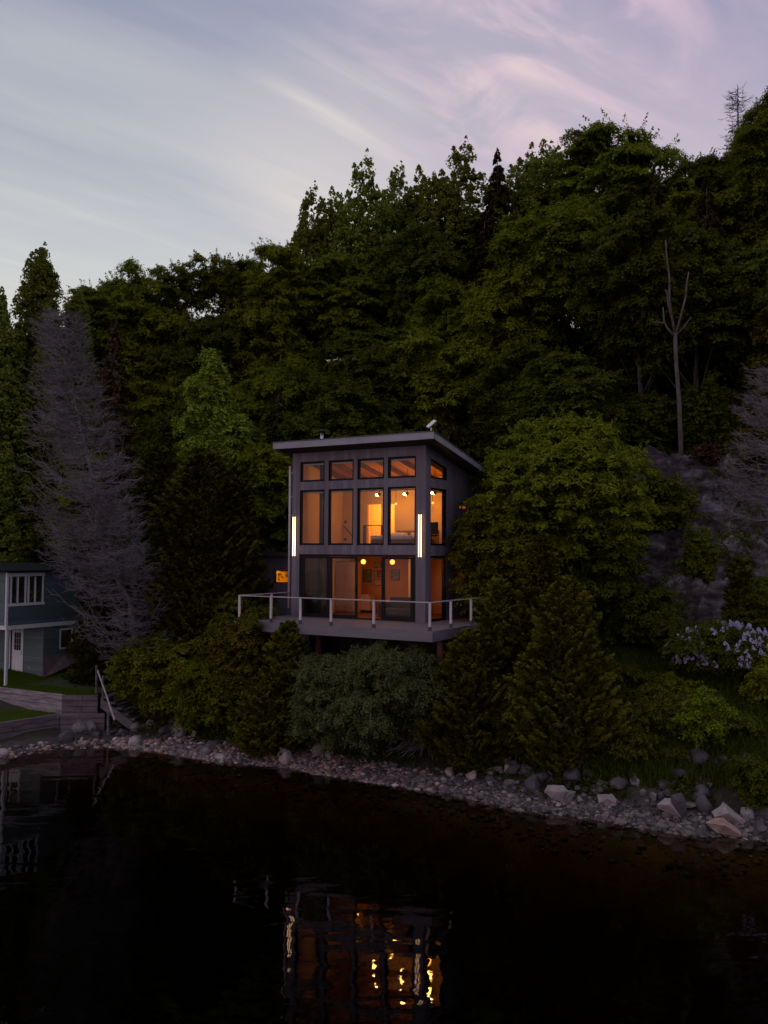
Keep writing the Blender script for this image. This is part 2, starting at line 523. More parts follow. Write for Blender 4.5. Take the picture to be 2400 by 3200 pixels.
xs = np.concatenate([np.linspace(-200, -30, 18), np.arange(-29, 29.01, .3), np.linspace(30, 200, 18)])
ys = np.concatenate([np.linspace(-300, 12, 14), np.arange(13, 70.01, .3), np.linspace(71, 260, 30)])
X, Y = np.meshgrid(xs, ys)
Z = terrain(X, Y)
V = np.stack([X, Y, Z], -1).reshape(-1, 3)
nx, ny = len(xs), len(ys)
I, J = np.meshgrid(np.arange(nx - 1), np.arange(ny - 1))
a = (J * nx + I).ravel()
Fq = np.stack([a, a + 1, a + 1 + nx, a + nx], -1)
ground = npmesh('hillside_ground', V, Fq, 'ground_soil', smooth=True)
for mn in ('gravel_bed', 'silt'):
    ground.data.materials.append(MATS[mn])
fx = V[Fq].mean(1)
dd = fx[:, 1] - shore(fx[:, 0])
mi = np.where(dd < -.9, 2, np.where(dd < 1.7 + .4 * snoise(fx[:, 0], fx[:, 1], 1.2, 5), 1, 0)).astype(np.int32)
ground.data.polygons.foreach_set('material_index', mi)
tag(ground, kind='structure')

w = MB(); w.box(-300, 300, -400, 46, -5.5, 0)
wo_ = w.build('lake_water', 'lake_water'); tag(wo_, kind='structure')

# ------------------------------------------------------------------ the house
HA = math.radians(-29.92)
HR = Vector((1.598, 33.71, 4.84))
CA, SA = math.cos(HA), math.sin(HA)


def hw(x, y, z=0):
    return Vector((HR.x + x * CA - y * SA, HR.y + x * SA + y * CA, HR.z + z))


HW, HD, SL, TOP = 6.28, 6.4, .195, 6.80
house = empty('modern_house', HR, HA, 'tall grey modern lake house with slanted shed roof and glowing windows', 'house')
ZR = [0, 2.58, 2.95, 5.24, 5.58, 6.42]
XC = [(-5.89, -4.67), (-4.47, -3.27), (-3.08, -1.85), (-1.67, -.43)]
DOOR = (-5.89, -.43, 0.0, 2.58)
SIDEW = [(.43, 1.80, 0.0, 2.55), (.43, 1.80, 2.95, 5.20)]


def wall(name, a0, a1, zt, holes, thick, axis, pos, inward, mats, parent, z0=-.35, reveal=2):
    """wall in plane axis=pos; holes (a0,a1,z0,z1 or f(a)); zt = top height f(a). mats: outer, inner, reveal"""
    b = MB()
    A = sorted({a0, a1, *[h[0] for h in holes], *[h[1] for h in holes]})
    def P(a, z, inner):
        q = pos + (inward * thick if inner else 0)
        return (a, q, z) if axis == 'y' else (q, a, z)
    def quad(p, mi): b.add(p, [(0, 1, 2, 3)], mi)
    for i in range(len(A) - 1):
        p, q = A[i], A[i + 1]
        hs = sorted([h for h in holes if h[0] <= p + 1e-6 and h[1] >= q - 1e-6], key=lambda h: h[2])
        lv = [(lambda a: z0)]
        for h in hs:
            lv.append((lambda a, h=h: h[2])); lv.append(h[3] if callable(h[3]) else (lambda a, h=h: h[3]))
        lv.append(zt)
        for k in range(0, len(lv), 2):
            lo, hi = lv[k], lv[k + 1]
            if hi(p) - lo(p) < 1e-4: continue
            for inner in (0, 1):
                quad([P(p, lo(p), inner), P(q, lo(q), inner), P(q, hi(q), inner), P(p, hi(p), inner)], inner)
    for h in holes:
        hi = h[3] if callable(h[3]) else (lambda a, h=h: h[3])
        c = [(h[0], h[2]), (h[1], h[2]), (h[1], hi(h[1])), (h[0], hi(h[0]))]
        for k in range(4):
            (p0, q0), (p1, q1) = c[k], c[(k + 1) % 4]
            quad([P(p0, q0, 0), P(p1, q1, 0), P(p1, q1, 1), P(p0, q0, 1)], reveal)
    return b.build(name, mats, parent)


def roofz(y): return TOP - SL * y


fh = [DOOR] + [(x0, x1, ZR[2], ZR[3]) for x0, x1 in XC] + [(x0, x1, ZR[4], ZR[5]) for x0, x1 in XC]
wall('wall', -HW, 0, lambda a: TOP, fh, .2, 'y', 0, 1, ['siding', 'plaster', 'black_frame'], house)
sh = [*SIDEW, (.43, 1.84, 5.57, lambda a: 6.42 - .185 * a)]
sh += [(3.06, 4.05, 4.50, 4.68), (3.0, 4.0, 1.22, 1.82)]
wall('wall', .003, HD, roofz, sh, .2, 'x', 0.002, -1, ['siding_side', 'plaster', 'black_frame'], house)
wall('wall', .003, HD, roofz, [], .2, 'x', -HW - .002, 1, ['siding_side', 'plaster', 'black_frame'], house)
wall('wall', -HW + .21, -.21, lambda a: roofz(HD), [], .2, 'y', HD, -1, ['siding', 'plaster', 'black_frame'], house)
b = MB(); b.box(-HW + .1, -.1, 1.2, HD - .05, -3.2, -.36)
b.build('foundation', 'wall_dark', house)  # shade below the deck is put into this dark colour

# roof: a wedge slab, with its edge boards
RX0, RX1, RY0, RY1 = -6.64, .78, -.9, 7.1
def slab(x0, x1, y0, y1, dz0, dz1, mi=0):
    r_ = lambda y: TOP + .02 - SL * (y)
    return [(x0, y0, r_(y0) + dz0), (x1, y0, r_(y0) + dz0), (x1, y1, r_(y1) + dz0), (x0, y1, r_(y1) + dz0),
            (x0, y0, r_(y0) + dz1), (x1, y0, r_(y0) + dz1), (x1, y1, r_(y1) + dz1), (x0, y1, r_(y1) + dz1)]
b = MB(); b.hexa(slab(RX0 + .04, RX1 - .04, RY0 + .04, RY1, 0.0, .17))
roof = b.build('roof', 'soffit', house)
b = MB(); b.hexa(slab(RX0 - .03, RX1 + .03, RY0 - .03, RY1 + .03, .172, .20)); b.build('roof_sheet', 'roof_metal', roof)
b = MB(); b.hexa(slab(RX0, RX1, RY0, RY0 + .038, -.09, .17)); b.build('fascia', 'fascia', roof)
b = MB(); b.hexa(slab(RX1 - .038, RX1, RY0 + .04, RY1, -.06, .169)); b.build('fascia', 'fascia', roof)
b = MB(); b.hexa(slab(RX0, RX0 + .038, RY0 + .04, RY1, -.06, .169)); b.build('fascia', 'fascia', roof)
# flue through the roof
b = MB()
b.tube([(-5.83, 1.5, 6.6), (-5.83, 1.5, 7.82)], .075, 14); ch = b.build('flue_pipe', 'steel', roof, True)
b = MB(); b.tube([(-5.83, 1.5, 7.825), (-5.83, 1.5, 7.87), (-5.83, 1.5, 7.90), (-5.83, 1.5, 7.97)], [.10, .15, .15, .08], 14)
b.build('flue_cap', 'black_frame', ch)
# interior ceiling boards and rafters
b = MB(); b.hexa(slab(-HW + .2, -.2, .2, HD - .2, -.16, -.14)); b.build('ceiling', 'ceiling_wood', house)
for k in range(6):
    xx = -HW + .5 + k * 1.04
    b = MB(); b.hexa(slab(xx, xx + .09, .21, HD - .21, -.36, -.165)); b.build('beam', 'beam_wood', house)


def window(name, a0, a1, z0, z1, axis, pos, inw, parent, fr=.08, blind=True, glass=True, top=None, depth=.06):
    """black frame set in the reveal, pane (sub-part), blind cassette (sub-part)"""
    top = top or (lambda a: z1)
    def P(a, d, z): return (a, pos + inw * d, z) if axis == 'y' else (pos + inw * d, a, z)
    f = MB()
    def bar(c0, c1, c2, c3):  # quad in plane extruded by depth
        f.hexa([P(*c0[:1], .05, c0[1]), P(*c1[:1], .05, c1[1]), P(*c1[:1], .05 + depth, c1[1]), P(*c0[:1], .05 + depth, c0[1]),
                P(*c3[:1], .05, c3[1]), P(*c2[:1], .05, c2[1]), P(*c2[:1], .05 + depth, c2[1]), P(*c3[:1], .05 + depth, c3[1])])
    g = .003
    i0, i1 = a0 + fr, a1 - fr
    bar((a0 + g, z0 + g), (a1 - g, z0 + g), (i1, z0 + fr), (i0, z0 + fr))
    bar((a0 + g, top(a0) - g), (a1 - g, top(a1) - g), (i1, top(i1) - fr), (i0, top(i0) - fr))
    bar((a0 + g, z0 + g), (i0, z0 + fr), (i0, top(i0) - fr), (a0 + g, top(a0) - g))
    bar((i1, z0 + fr), (a1 - g, z0 + g), (a1 - g, top(a1) - g), (i1, top(i1) - fr))
    fo = f.build(name, 'black_frame', parent)
    if glass:
        p_ = MB(); p_.add([P(i0, .08, z0 + fr), P(i1, .08, z0 + fr), P(i1, .08, top(i1) - fr), P(i0, .08, top(i0) - fr)], [(0, 1, 2, 3)])
        p_.build('pane', 'glass', fo)
    if blind:
        p_ = MB()
        x0, x1 = sorted((P(0, .12, 0)[1 if axis == 'y' else 0], P(0, .16, 0)[1 if axis == 'y' else 0]))
        if axis == 'y': p_.box(i0, i1, x0, x1, z1 - fr - .06, z1 - fr - .005)
        else: p_.box(x0, x1, i0, i1, z1 - fr - .06, z1 - fr - .005)
        p_.build('blind_cassette', 'blind', fo)
    return fo


for x0, x1 in XC:
    window('window', x0, x1, ZR[2], ZR[3], 'y', 0, 1, house)
    window('window', x0, x1, ZR[4], ZR[5], 'y', 0, 1, house)
window('window', .43, 1.80, 2.95, 5.20, 'x', 0, -1, house)
window('window', .43, 1.80, 0, 2.55, 'x', 0, -1, house)
window('window', .43, 1.84, 5.57, 6.3, 'x', 0, -1, house, blind=False, top=lambda a: 6.42 - .185 * a)
window('window', 3.06, 4.05, 4.50, 4.68, 'x', 0, -1, house, fr=.02, blind=False)
window('window', 3.0, 4.0, 1.22, 1.82, 'x', 0, -1, house, fr=.03, blind=False)
# sliding door wall: outer frame, four leaves, the third stands open
b = MB()
b.box(-5.887, -.433, .03, .17, 2.50, 2.577); b.box(-5.887, -.433, .03, .17, .003, .05)
b.box(-5.887, -5.80, .03, .17, .051, 2.499); b.box(-.52, -.433, .03, .17, .051, 2.499)
dw = b.build('door_frame', 'black_frame', house)
for i, (x0, x1, yy) in enumerate(((-5.79, -4.42, .035), (-4.40, -3.09, .045), (-1.96, -.53, .035))):
    b = MB()
    st_ = .14 if i != 1 else .10
    b.box(x0, x0 + st_, yy, yy + .05, .052, 2.49); b.box(x1 - st_, x1, yy, yy + .05, .052, 2.49)
    b.box(x0 + st_, x1 - st_, yy, yy + .05, .052, .16); b.box(x0 + st_, x1 - st_, yy, yy + .05, 2.41, 2.49)
    d_ = b.build('sliding_door', 'black_frame', house)
    b = MB(); b.add([(x0 + st_, yy + .025, .16), (x1 - st_, yy + .025, .16), (x1 - st_, yy + .025, 2.41), (x0 + st_, yy + .025, 2.41)], [(0, 1, 2, 3)])
    b.build('pane', 'glass', d_)
    if i == 1:
        b = MB(); b.box(-3.15, -3.12, .0, .04, 1.0, 1.35); b.build('handle', 'black_frame', d_)
    if i == 2:
        b = MB(); b.box(-1.90, -1.87, .0, .03, .95, 1.3); b.build('handle', 'black_frame', d_)
    if i == 0:
        b = MB(); b.box(-5.03, -4.90, yy + .051, yy + .10, .16, 2.41); b.build('stile', 'black_frame', d_)
# interior shell
def ibox(name, mt, *a, parent=house, bevel=0):
    b_ = MB(); b_.box(*a); return b_.build(name, mt, parent, bevel=bevel)
ibox('floor', 'floor_wood', -HW + .2, -.2, .2, HD - .2, -.2, -.002)
ibox('upper_floor', 'floor_wood', -HW + .2, -.2, .2, HD - .2, 2.62, 2.90)
wall('partition', -HW + .205, -.205, lambda a: roofz(3.6) - .17, [(-4.78, -4.06, 2.92, 4.80), (-3.66, -3.38, 2.92, 4.80)], .14, 'y', 3.6, 1, ['plaster', 'plaster', 'plaster'], house, z0=2.91)
ibox('lower_back_wall', 'plaster_low', -HW + .21, -.21, 4.3, 4.42, 0, 2.61)
ibox('lower_left_wall', 'wall_dark', -HW + .21, -HW + .23, .21, 2.6, 0, 2.61)  # dark panel; the gloom of this corner is put into its colour
ibox('left_closet', 'closet_white', -HW + .235, -5.05, 3.0, 3.6, 0.01, 2.25)
ibox('closet_door', 'closet_white', -6.0, -5.55, 2.96, 2.995, .06, 2.05, bevel=.01)
ibox('closet_door', 'closet_white', -5.52, -5.08, 2.96, 2.995, .06, 2.05, bevel=.01)
ibox('lower_hall_wall', 'plaster', -2.3, -2.15, 2.9, 4.29, 0, 2.61)
ibox('hall_door', 'plaster_low', -1.9, -1.15, 4.24, 4.295, .01, 2.05, bevel=.01)

# annex at the back left with a small lit window
annex = empty('annex', hw(-HW - .01, 2.0, 0), HA, 'low dark annex beside the tall house with a small lit window', 'annex')
AX0 = -3.2
wall('wall', AX0, 0, lambda a: 2.5, [(-2.38, -1.52, 1.28, 1.84)], .15, 'y', 0, 1, ['siding', 'plaster', 'black_frame'], annex, z0=-2.2)
wall('wall', .0, 4.2, lambda a: 2.5, [], .1, 'x', AX0, 1, ['siding_side', 'plaster', 'black_frame'], annex, z0=-2.2)
b = MB(); b.box(AX0 - .3, .0, -.3, 4.3, 2.51, 2.66); b.build('roof', 'roof_metal', annex)
b = MB(); b.box(AX0 + .11, -.02, 2.0, 2.1, -.1, 2.5); b.build('inner_wall', 'plaster', annex)
b = MB(); b.box(AX0 + .11, -.02, .16, 1.99, -.1, 0); b.build('floor', 'floor_wood', annex)
window('window', -2.38, -1.52, 1.28, 1.84, 'y', 0, 1, annex, fr=.03, blind=False)

# pale downpipe on the left wall
b = MB(); b.tube([(-6.60, .28, 6.30), (-6.60, .28, 3.9), (-6.60, .28, .3)], .062, 10)
for zz_ in (6.0, 5.0, 4.2): b.box(-6.54, -6.29, .25, .31, zz_, zz_ + .03)
b.build('downpipe', 'rail_white', house, True)

# wall lights: two upright twin LED bars
def wallbar(x, label):
    r_ = empty('wall_light', hw(x, 0, 2.48), HA, label, 'wall light', 'tall light bars either side of the windows')
    b = MB(); b.box(-.075, .075, -.03, -.002, 0, 1.67); b.build('back_plate', 'black_frame', r_)
    for s in (-1, 1):
        b = MB(); b.tube([(s * .052, -.055, .02), (s * .052, -.055, 1.65)], .019, 8); b.build('light_tube', 'led', r_)
    return r_
wallbar(-6.14, 'bright upright light bar on the left corner of the grey house')
wallbar(-.215, 'bright upright light bar on the wide right corner pillar of the house')

# satellite panel on the roof corner
dsh = empty('satellite_panel', hw(.50, -.55, 7.08), HA, 'flat white satellite panel on a short mast at the roof corner', 'satellite dish')
b = MB(); b.tube([(0, 0, -.06), (0, 0, .3)], .022, 8); b.build('mast', 'steel', dsh)
e1, e2, c0 = Vector((.25, .16, .27)), Vector((.24, -.26, -.09)), Vector((-.23, .05, .34))
nn = e1.cross(e2).normalized() * .03
q = [c0, c0 + e2, c0 + e1 + e2, c0 + e1]
b = MB(); b.hexa([p_ - nn for p_ in q] + q); b.build('panel', 'white_panel', dsh, bevel=.008)

# ---- lamps inside
def plight(parent, loc, e, col=(1, .38, .045), r=.06):
    l = D.lights.new('lamp_glow', 'POINT'); l.energy = e * 1.7; l.color = col; l.shadow_soft_size = r
    o = D.objects.new('lamp_glow', l); COL.objects.link(o); o.parent = parent; o.location = loc
def sphere(b, c, r, n=12, m_=8, sz=1):
    pts = []; 
    for i in range(m_ + 1):
        a_ = -PI / 2 + PI * i / m_
        pts.append(((c[0], c[1], c[2] + math.sin(a_) * r * sz), max(r * math.cos(a_), .001)))
    b.tube([p_ for p_, q in pts], [q for p_, q in pts], n)
    return b
def globe(x, y, z, label, ceil, e, r=.105, mt='bulb', grp='round globe lamps', name='globe_lamp'):
    o = empty(name, hw(x, y, z), HA, label, 'lamp', grp)
    b = MB(); sphere(b, (0, 0, 0), r); b.build('globe', mt, o, True)
    b = MB(); b.tube([(0, 0, r + .003), (0, 0, ceil - z)], .008, 6); b.build('cord', 'black_frame', o)
    plight(o, (0, -r - .12, -.1), e)
    return o
globe(-3.99, 2.0, 2.27, 'glowing globe lamp seen through the open sliding door', 2.61, 11)
globe(-2.58, 2.0, 2.27, 'glowing globe lamp seen through the right closed sliding door', 2.61, 11)
globe(-.34, .43, 2.3, 'small added lamp hidden close behind the right corner pillar on the ground floor', 2.61, 20, .04)  # added lamp, out of sight, to brighten the wall behind the side window
globe(-2.98, 3.0, 4.76, 'small amber pendant hanging by the bed upstairs', 5.6, 5, .05, 'bulb', 'small amber pendants upstairs', 'pendant_lamp')
globe(-1.21, 3.0, 4.76, 'small amber pendant seen through the upper side window', 5.6, 5, .05, 'bulb', 'small amber pendants upstairs', 'pendant_lamp')
def spot(x, y, z, label, e=16):
    o = empty('spot_lamp', hw(x, y, z), HA, label, 'spot lamp', 'spot lamps under the upstairs ceiling')
    b = MB(); sphere(b, (0, -.02, 0), .055); b.build('bulb', 'bulb_white', o, True)
    b = MB(); b.tube([(.05, .03, -.02), (.11, .12, .05)], [.08, .06], 10); b.build('housing', 'stove_black', o, True)
    b = MB(); b.tube([(.09, .08, .085), (.09, .08, roofz(y) - z - .17)], .01, 6); b.build('stem', 'stove_black', o)
    plight(o, (-.05, .12, -.10), e, (1, .42, .08))
spot(-3.47, 2.2, 5.11, 'bright spot lamp showing in the third upper window', 15)
spot(-2.13, 2.2, 5.11, 'bright spot lamp showing in the fourth upper window', 15)
spot(-.83, 2.2, 5.12, 'bright spot lamp showing in the upper side window', 15)
o = empty('stair_lamp', hw(-5.2, 5.0, 5.1), HA, 'lamp lighting the stairwell behind the upstairs railing', 'lamp')
b = MB(); sphere(b, (0, 0, 0), .06); b.build('bulb', 'bulb_white', o, True); plight(o, (.3, -.2, -.25), 130, (1, .42, .06))
o = empty('annex_lamp', annex.location + Vector((0, 0, 0)), HA, 'lamp inside the small lit annex window', 'lamp')
b = MB(); sphere(b, (-1.9, 1.2, 2.1), .06); b.build('bulb', 'bulb', o, True); plight(o, (-1.9, 1.0, 2.0), 34, (1, .40, .03))

# ---- furniture seen through the glass
bed = empty('bed', hw(-2.4, 1.5, 2.90), HA, 'bed with pale linen upstairs behind the upper windows', 'bed')
b = MB(); b.box(-.95, 1.0, 0, 2.0, .08, .30); b.build('base', 'blanket', bed)
b = MB(); b.box(-.97, 1.02, -.02, 1.9, .301, .47); b.build('mattress', 'linen', bed, bevel=.06)
for s in (-.5, .5):
    b = MB(); b.box(s - .35, s + .35, 1.45, 1.85, .475, .62); b.build('pillow', 'linen', bed, bevel=.06)
b = MB(); b.box(-.85, 1.2, 2.02, 2.08, .0, .72); b.build('headboard', 'headboard', bed)
rl = empty('stair_railing', hw(-4.1, 3.0, 2.90), HA, 'dark stair railing upstairs seen through the third upper window', 'railing')
b = MB(); b.box(-.50, -.38, -.05, .05, 0, .92); b.build('post', 'beam_wood', rl)
b = MB(); b.box(.40, .50, -.05, .05, 0, .92); b.build('post', 'beam_wood', rl)
b = MB(); b.box(-.50, .50, -.04, .04, .921, .96); b.build('handrail', 'beam_wood', rl)
b = MB()
for k in range(7): b.tube([(-.379, 0, .1 + k * .12), (.399, 0, .1 + k * .12)], .004, 4)
b.build('cables', 'steel', rl)
hr_ = empty('wall_handrail', hw(-6.0, 3.55, 2.9), HA, 'sloping wooden handrail on the wall in the second upper window', 'handrail')
b = MB(); b.tube([(.02, -.06, .98), (.62, -.06, .40)], .025, 6); b.build('rail', 'beam_wood', hr_)
for q in (.15, .5):
    b = MB(); b.tube([(q, -.05, .86 - (q - .15) * .97), (q, .045, .80 - (q - .15) * .97)], .012, 5); b.build('bracket', 'beam_wood', hr_)
for zq, lb in ((3.98, 'upper black wall switch in the second upper window'), (3.2, 'lower black wall socket in the second upper window')):
    o = ibox('wall_switch', 'stove_black', -.05, .05, -.02, -.003, 0, .12 if zq > 3.5 else .1, parent=None)
    o.location = hw(-5.92, 3.6, zq); o.rotation_euler = (0, 0, HA); tag(o, lb, 'switch', 'black switches on the upstairs wall')
stv = empty('stove_pipe', hw(-5.48, 1.0, 0), HA, 'black stovepipe rising behind the leftmost windows', 'stovepipe')
b = MB(); b.tube([(0, 0, .9), (0, 0, 2.60)], .09, 12); b.build('lower_pipe', 'stove_black', stv, True)
b = MB(); b.tube([(0, 0, 2.92), (0, 0, roofz(1) - .2)], .09, 12); b.build('upper_pipe', 'stove_black', stv, True)
b = MB(); b.box(-.3, .3, -.25, .25, 0, .89); b.build('stove', 'stove_black', stv, bevel=.02)
lampst = empty('desk_chair', hw(-.55, 1.6, 2.9), HA, 'dark swivel chair behind the upper side window', 'chair')
b = MB(); b.box(-.2, .2, -.2, .2, .42, .50); b.build('seat', 'sofa', lampst, bevel=.03)
b = MB(); b.box(-.2, .2, .16, .22, .52, 1.0); b.build('backrest', 'sofa', lampst, bevel=.03)
b = MB(); b.tube([(0, 0, .42), (0, 0, .08)], .03, 8)
for k in range(5): b.tube([(0, 0, .08), (.25 * math.cos(k * 1.257), .25 * math.sin(k * 1.257), .02)], .02, 5)
b.build('base', 'stove_black', lampst)
for i, (x0, x1, z0, z1, mt, lb) in enumerate((
        (-5.38, -4.95, 1.32, 1.90, 'picture_dark', 'large dark picture on the ground floor wall behind the open door'),
        (-4.80, -4.42, 1.98, 2.22, 'picture_light', 'small wide picture hung highest on the ground floor wall'),
        (-4.82, -4.62, 1.55, 1.86, 'picture_light', 'narrow pale picture right of the large dark one'),
        (-4.57, -4.38, 1.55, 1.86, 'picture_dark', 'narrow dark picture beside the narrow pale one'),
        (-4.85, -4.40, 1.18, 1.46, 'picture_red', 'reddish picture hung lowest on the ground floor wall'),
        (-3.93, -3.48, 1.43, 1.92, 'picture_dark', 'dark picture behind the right closed sliding door'))):
    o = empty('picture', hw((x0 + x1) / 2, 4.297, z0), HA, lb, 'picture', 'pictures on the ground floor wall')
    w2 = (x1 - x0) / 2
    b = MB(); b.box(-w2, w2, -.03, -.002, 0, z1 - z0); b.build('frame', 'stove_black', o)
    b = MB(); b.box(-w2 + .02, w2 - .02, -.034, -.031, .02, z1 - z0 - .02); b.build('print', mt, o)
cab = empty('cabinet', hw(-4.85, 3.75, 0), HA, 'white box cabinet low on the ground floor behind the open door', 'cabinet')
b = MB(); b.box(-.28, .28, -.25, .25, .1, .80); b.build('body', 'closet_white', cab, bevel=.01)
b = MB(); b.box(-.26, .26, -.275, -.253, .12, .78); b.build('door', 'closet_white', cab, bevel=.01)
b = MB(); b.box(-.26, .26, -.23, .23, .0, .099); b.build('plinth', 'stove_black', cab)
sofa = empty('sofa', hw(-1.6, 1.3, 0), HA, 'dark sofa behind the right closed sliding door', 'sofa')
b = MB(); b.box(-.85, .85, -.4, .4, .08, .42); b.build('seat', 'sofa', sofa, bevel=.05)
b = MB(); b.box(-.85, .85, .25, .45, .425, .85); b.build('backrest', 'sofa', sofa, bevel=.05)
for s in (-1, 1):
    b = MB(); b.box(min(s * .86, s * 1.02), max(s * .86, s * 1.02), -.4, .45, .05, .62); b.build('armrest', 'sofa', sofa, bevel=.04)

# ---- deck
deck = empty('deck', HR, HA, 'grey wooden deck on posts wrapped around the front of the house', 'deck')
DX0, DX1, DY0 = -6.68, 1.93, -3.22
b = MB(); b.box(DX0 + .04, DX1 - .04, DY0 + .04, -.004, -.045, -.006); b.box(.006, DX1 - .04, -.0035, 4.5, -.045, -.006); b.box(DX0 + .04, -HW - .006, -.0035, 1.9, -.045, -.006)
b.build('deck_boards', 'deck_board', deck)
b = MB(); b.box(DX0, DX1, DY0, DY0 + .038, -.36, 0)
b.build('fascia', 'deck_fascia', deck)
b = MB(); b.box(DX1 - .038, DX1, DY0 + .04, 4.5, -.36, 0); b.build('fascia', 'deck_fascia', deck)
b = MB(); b.box(DX0, DX0 + .038, DY0 + .04, 1.9, -.36, 0); b.build('fascia', 'deck_fascia', deck)
b = MB()
for k in range(15): 
    xx = DX0 + .3 + k * .58
    b.box(xx, xx + .05, DY0 + .05, -.01, -.28, -.05)
for yy in (-2.2, -.5): b.box(DX0 + .1, DX1 - .1, yy, yy + .1, -.40, -.285)
b.build('joists', 'beam_wood', deck)
RP = [(-6.5, -3.1), (-4.98, -3.1), (-3.62, -3.1), (-2.26, -3.1), (-.45, -3.1), (1.77, -3.1), (1.77, -1.45), (1.77, .3), (1.77, 2.1), (1.77, 3.9), (-6.55, -1.0), (-6.5, .6)]
for (x, y) in RP:
    b = MB(); b.box(x - .042, x + .042, y - .03, y + .03, .14, .95); p_ = b.build('railing_post', 'rail_white', deck, bevel=.006)
    b = MB(); b.box(x - .052, x + .052, y - .04, y + .04, .0, .138); b.build('post_bracket', 'bracket', p_)
def rail(p0, p1):
    b = MB(); x0, x1 = sorted((p0[0], p1[0])); y0, y1 = sorted((p0[1], p1[1]))
    b.box(x0 - .035, x1 + .035, y0 - .035, y1 + .035, .951, .985); b.build('handrail', 'rail_metal', deck)
rail((-6.5, -3.1), (1.735, -3.1)); rail((1.81, -3.1), (1.81, 4.4)); rail((-6.58, -3.02), (-6.58, 1.8))
for (x, y) in ((-3.4, -2.2), (-.45, -2.2), (1.72, -2.2), (-6.3, -2.2), (-6.3, .5), (1.7, 2)):
    gz = tz(hw(x, y).x, hw(x, y).y) - HR.z - .3
    b = MB(); b.box(x - .085, x + .085, y - .085, y + .085, gz, -.43); b.build('support_post', 'post_red', deck)
#PART2

# ------------------------------------------------------------------ vegetation generators
def unit(v): return v / np.maximum(np.linalg.norm(v, axis=-1, keepdims=True), 1e-9)


def leaves(rng, C, Nrm, size, aspect=1.35, jit=.9, updir=None):
    """diamond leaves at C facing roughly Nrm"""
    n = len(C)
    Nn = unit(Nrm + rng.normal(0, jit, (n, 3)) * .6)
    ref = rng.normal(0, 1, (n, 3)) if updir is None else updir + rng.normal(0, .35, (n, 3))
    T = unit(ref - (ref * Nn).sum(1, keepdims=True) * Nn)
    B = np.cross(Nn, T)
    s = (size * rng.uniform(.6, 1.3, n))[:, None]
    return np.stack([C - T * s * .5 * aspect, C + B * s * .42 - T * s * .05, C + T * s * .5 * aspect, C - B * s * .42 + T * s * .05], 1)


def clump_leaves(rng, cen, rad, flat, n, size, droop=.35, jit=.36):
    """leaves on drooping pads: a domed top, a ragged lobed edge, little underneath"""
    k = len(cen)
    w = rad ** 2 / (rad ** 2).sum()
    idx = rng.choice(k, n, p=w)
    d = unit(rng.normal(0, 1, (n, 3)))
    d[:, 2] = np.where(rng.random(n) < .86, np.abs(d[:, 2]), d[:, 2] * .5)
    r = rng.uniform(.25, 1.0, n) ** .45
    P = d * r[:, None] * rad[idx][:, None]
    ang = np.arctan2(P[:, 1], P[:, 0])
    ph = rng.uniform(0, 6.28, k)[idx]
    nl = rng.integers(3, 6, k)[idx]
    lob = .85 + .34 * np.sin(nl * ang + ph) + .16 * np.sin(9 * ang + ph * 2)
    P[:, :2] *= lob[:, None]
    P[:, 2] *= flat * rng.uniform(.7, 1.3, k)[idx]
    hr = np.linalg.norm(P[:, :2], axis=1) / rad[idx]
    P[:, 2] -= droop * rad[idx] * hr ** 2
    # small tufts inside the pad
    tuft = np.floor(P / .38)
    hsh = np.sin(tuft @ np.array([12.9, 78.2, 37.7]) + idx * 3.1) * 43758.5
    hsh = hsh - np.floor(hsh)
    P[:, 2] += (hsh - .5) * .22 * np.minimum(1, rad[idx])
    keep = hsh > .12
    nr = d * np.array([.75, .75, .8]) + np.array([0, 0, .55])
    return leaves(rng, (cen[idx] + P)[keep], nr[keep], size, jit=jit)


def plume_leaves(rng, cen, hgt, wid, n, size):
    """upright pointed plumes of leaves"""
    k = len(cen)
    idx = rng.integers(0, k, n)
    t = rng.random(n)
    w = wid[idx] * (1 - t) ** .6 * np.minimum(1, t * 5 + .3)
    a = rng.uniform(0, 2 * PI, n)
    r = rng.uniform(.2, 1, n) ** .6
    lean = rng.normal(0, .12, (k, 2))[idx] * (hgt[idx] * t)[:, None]
    tuft = np.sin(t * hgt[idx] * 9 + idx) > -.45
    P = cen[idx] + np.stack([np.cos(a) * w * r + lean[:, 0], np.sin(a) * w * r + lean[:, 1], (t - .35) * hgt[idx]], 1)
    nr = np.stack([np.cos(a), np.sin(a), np.full(n, .6)], 1)
    return leaves(rng, P[tuft], nr[tuft], size, jit=1.0)


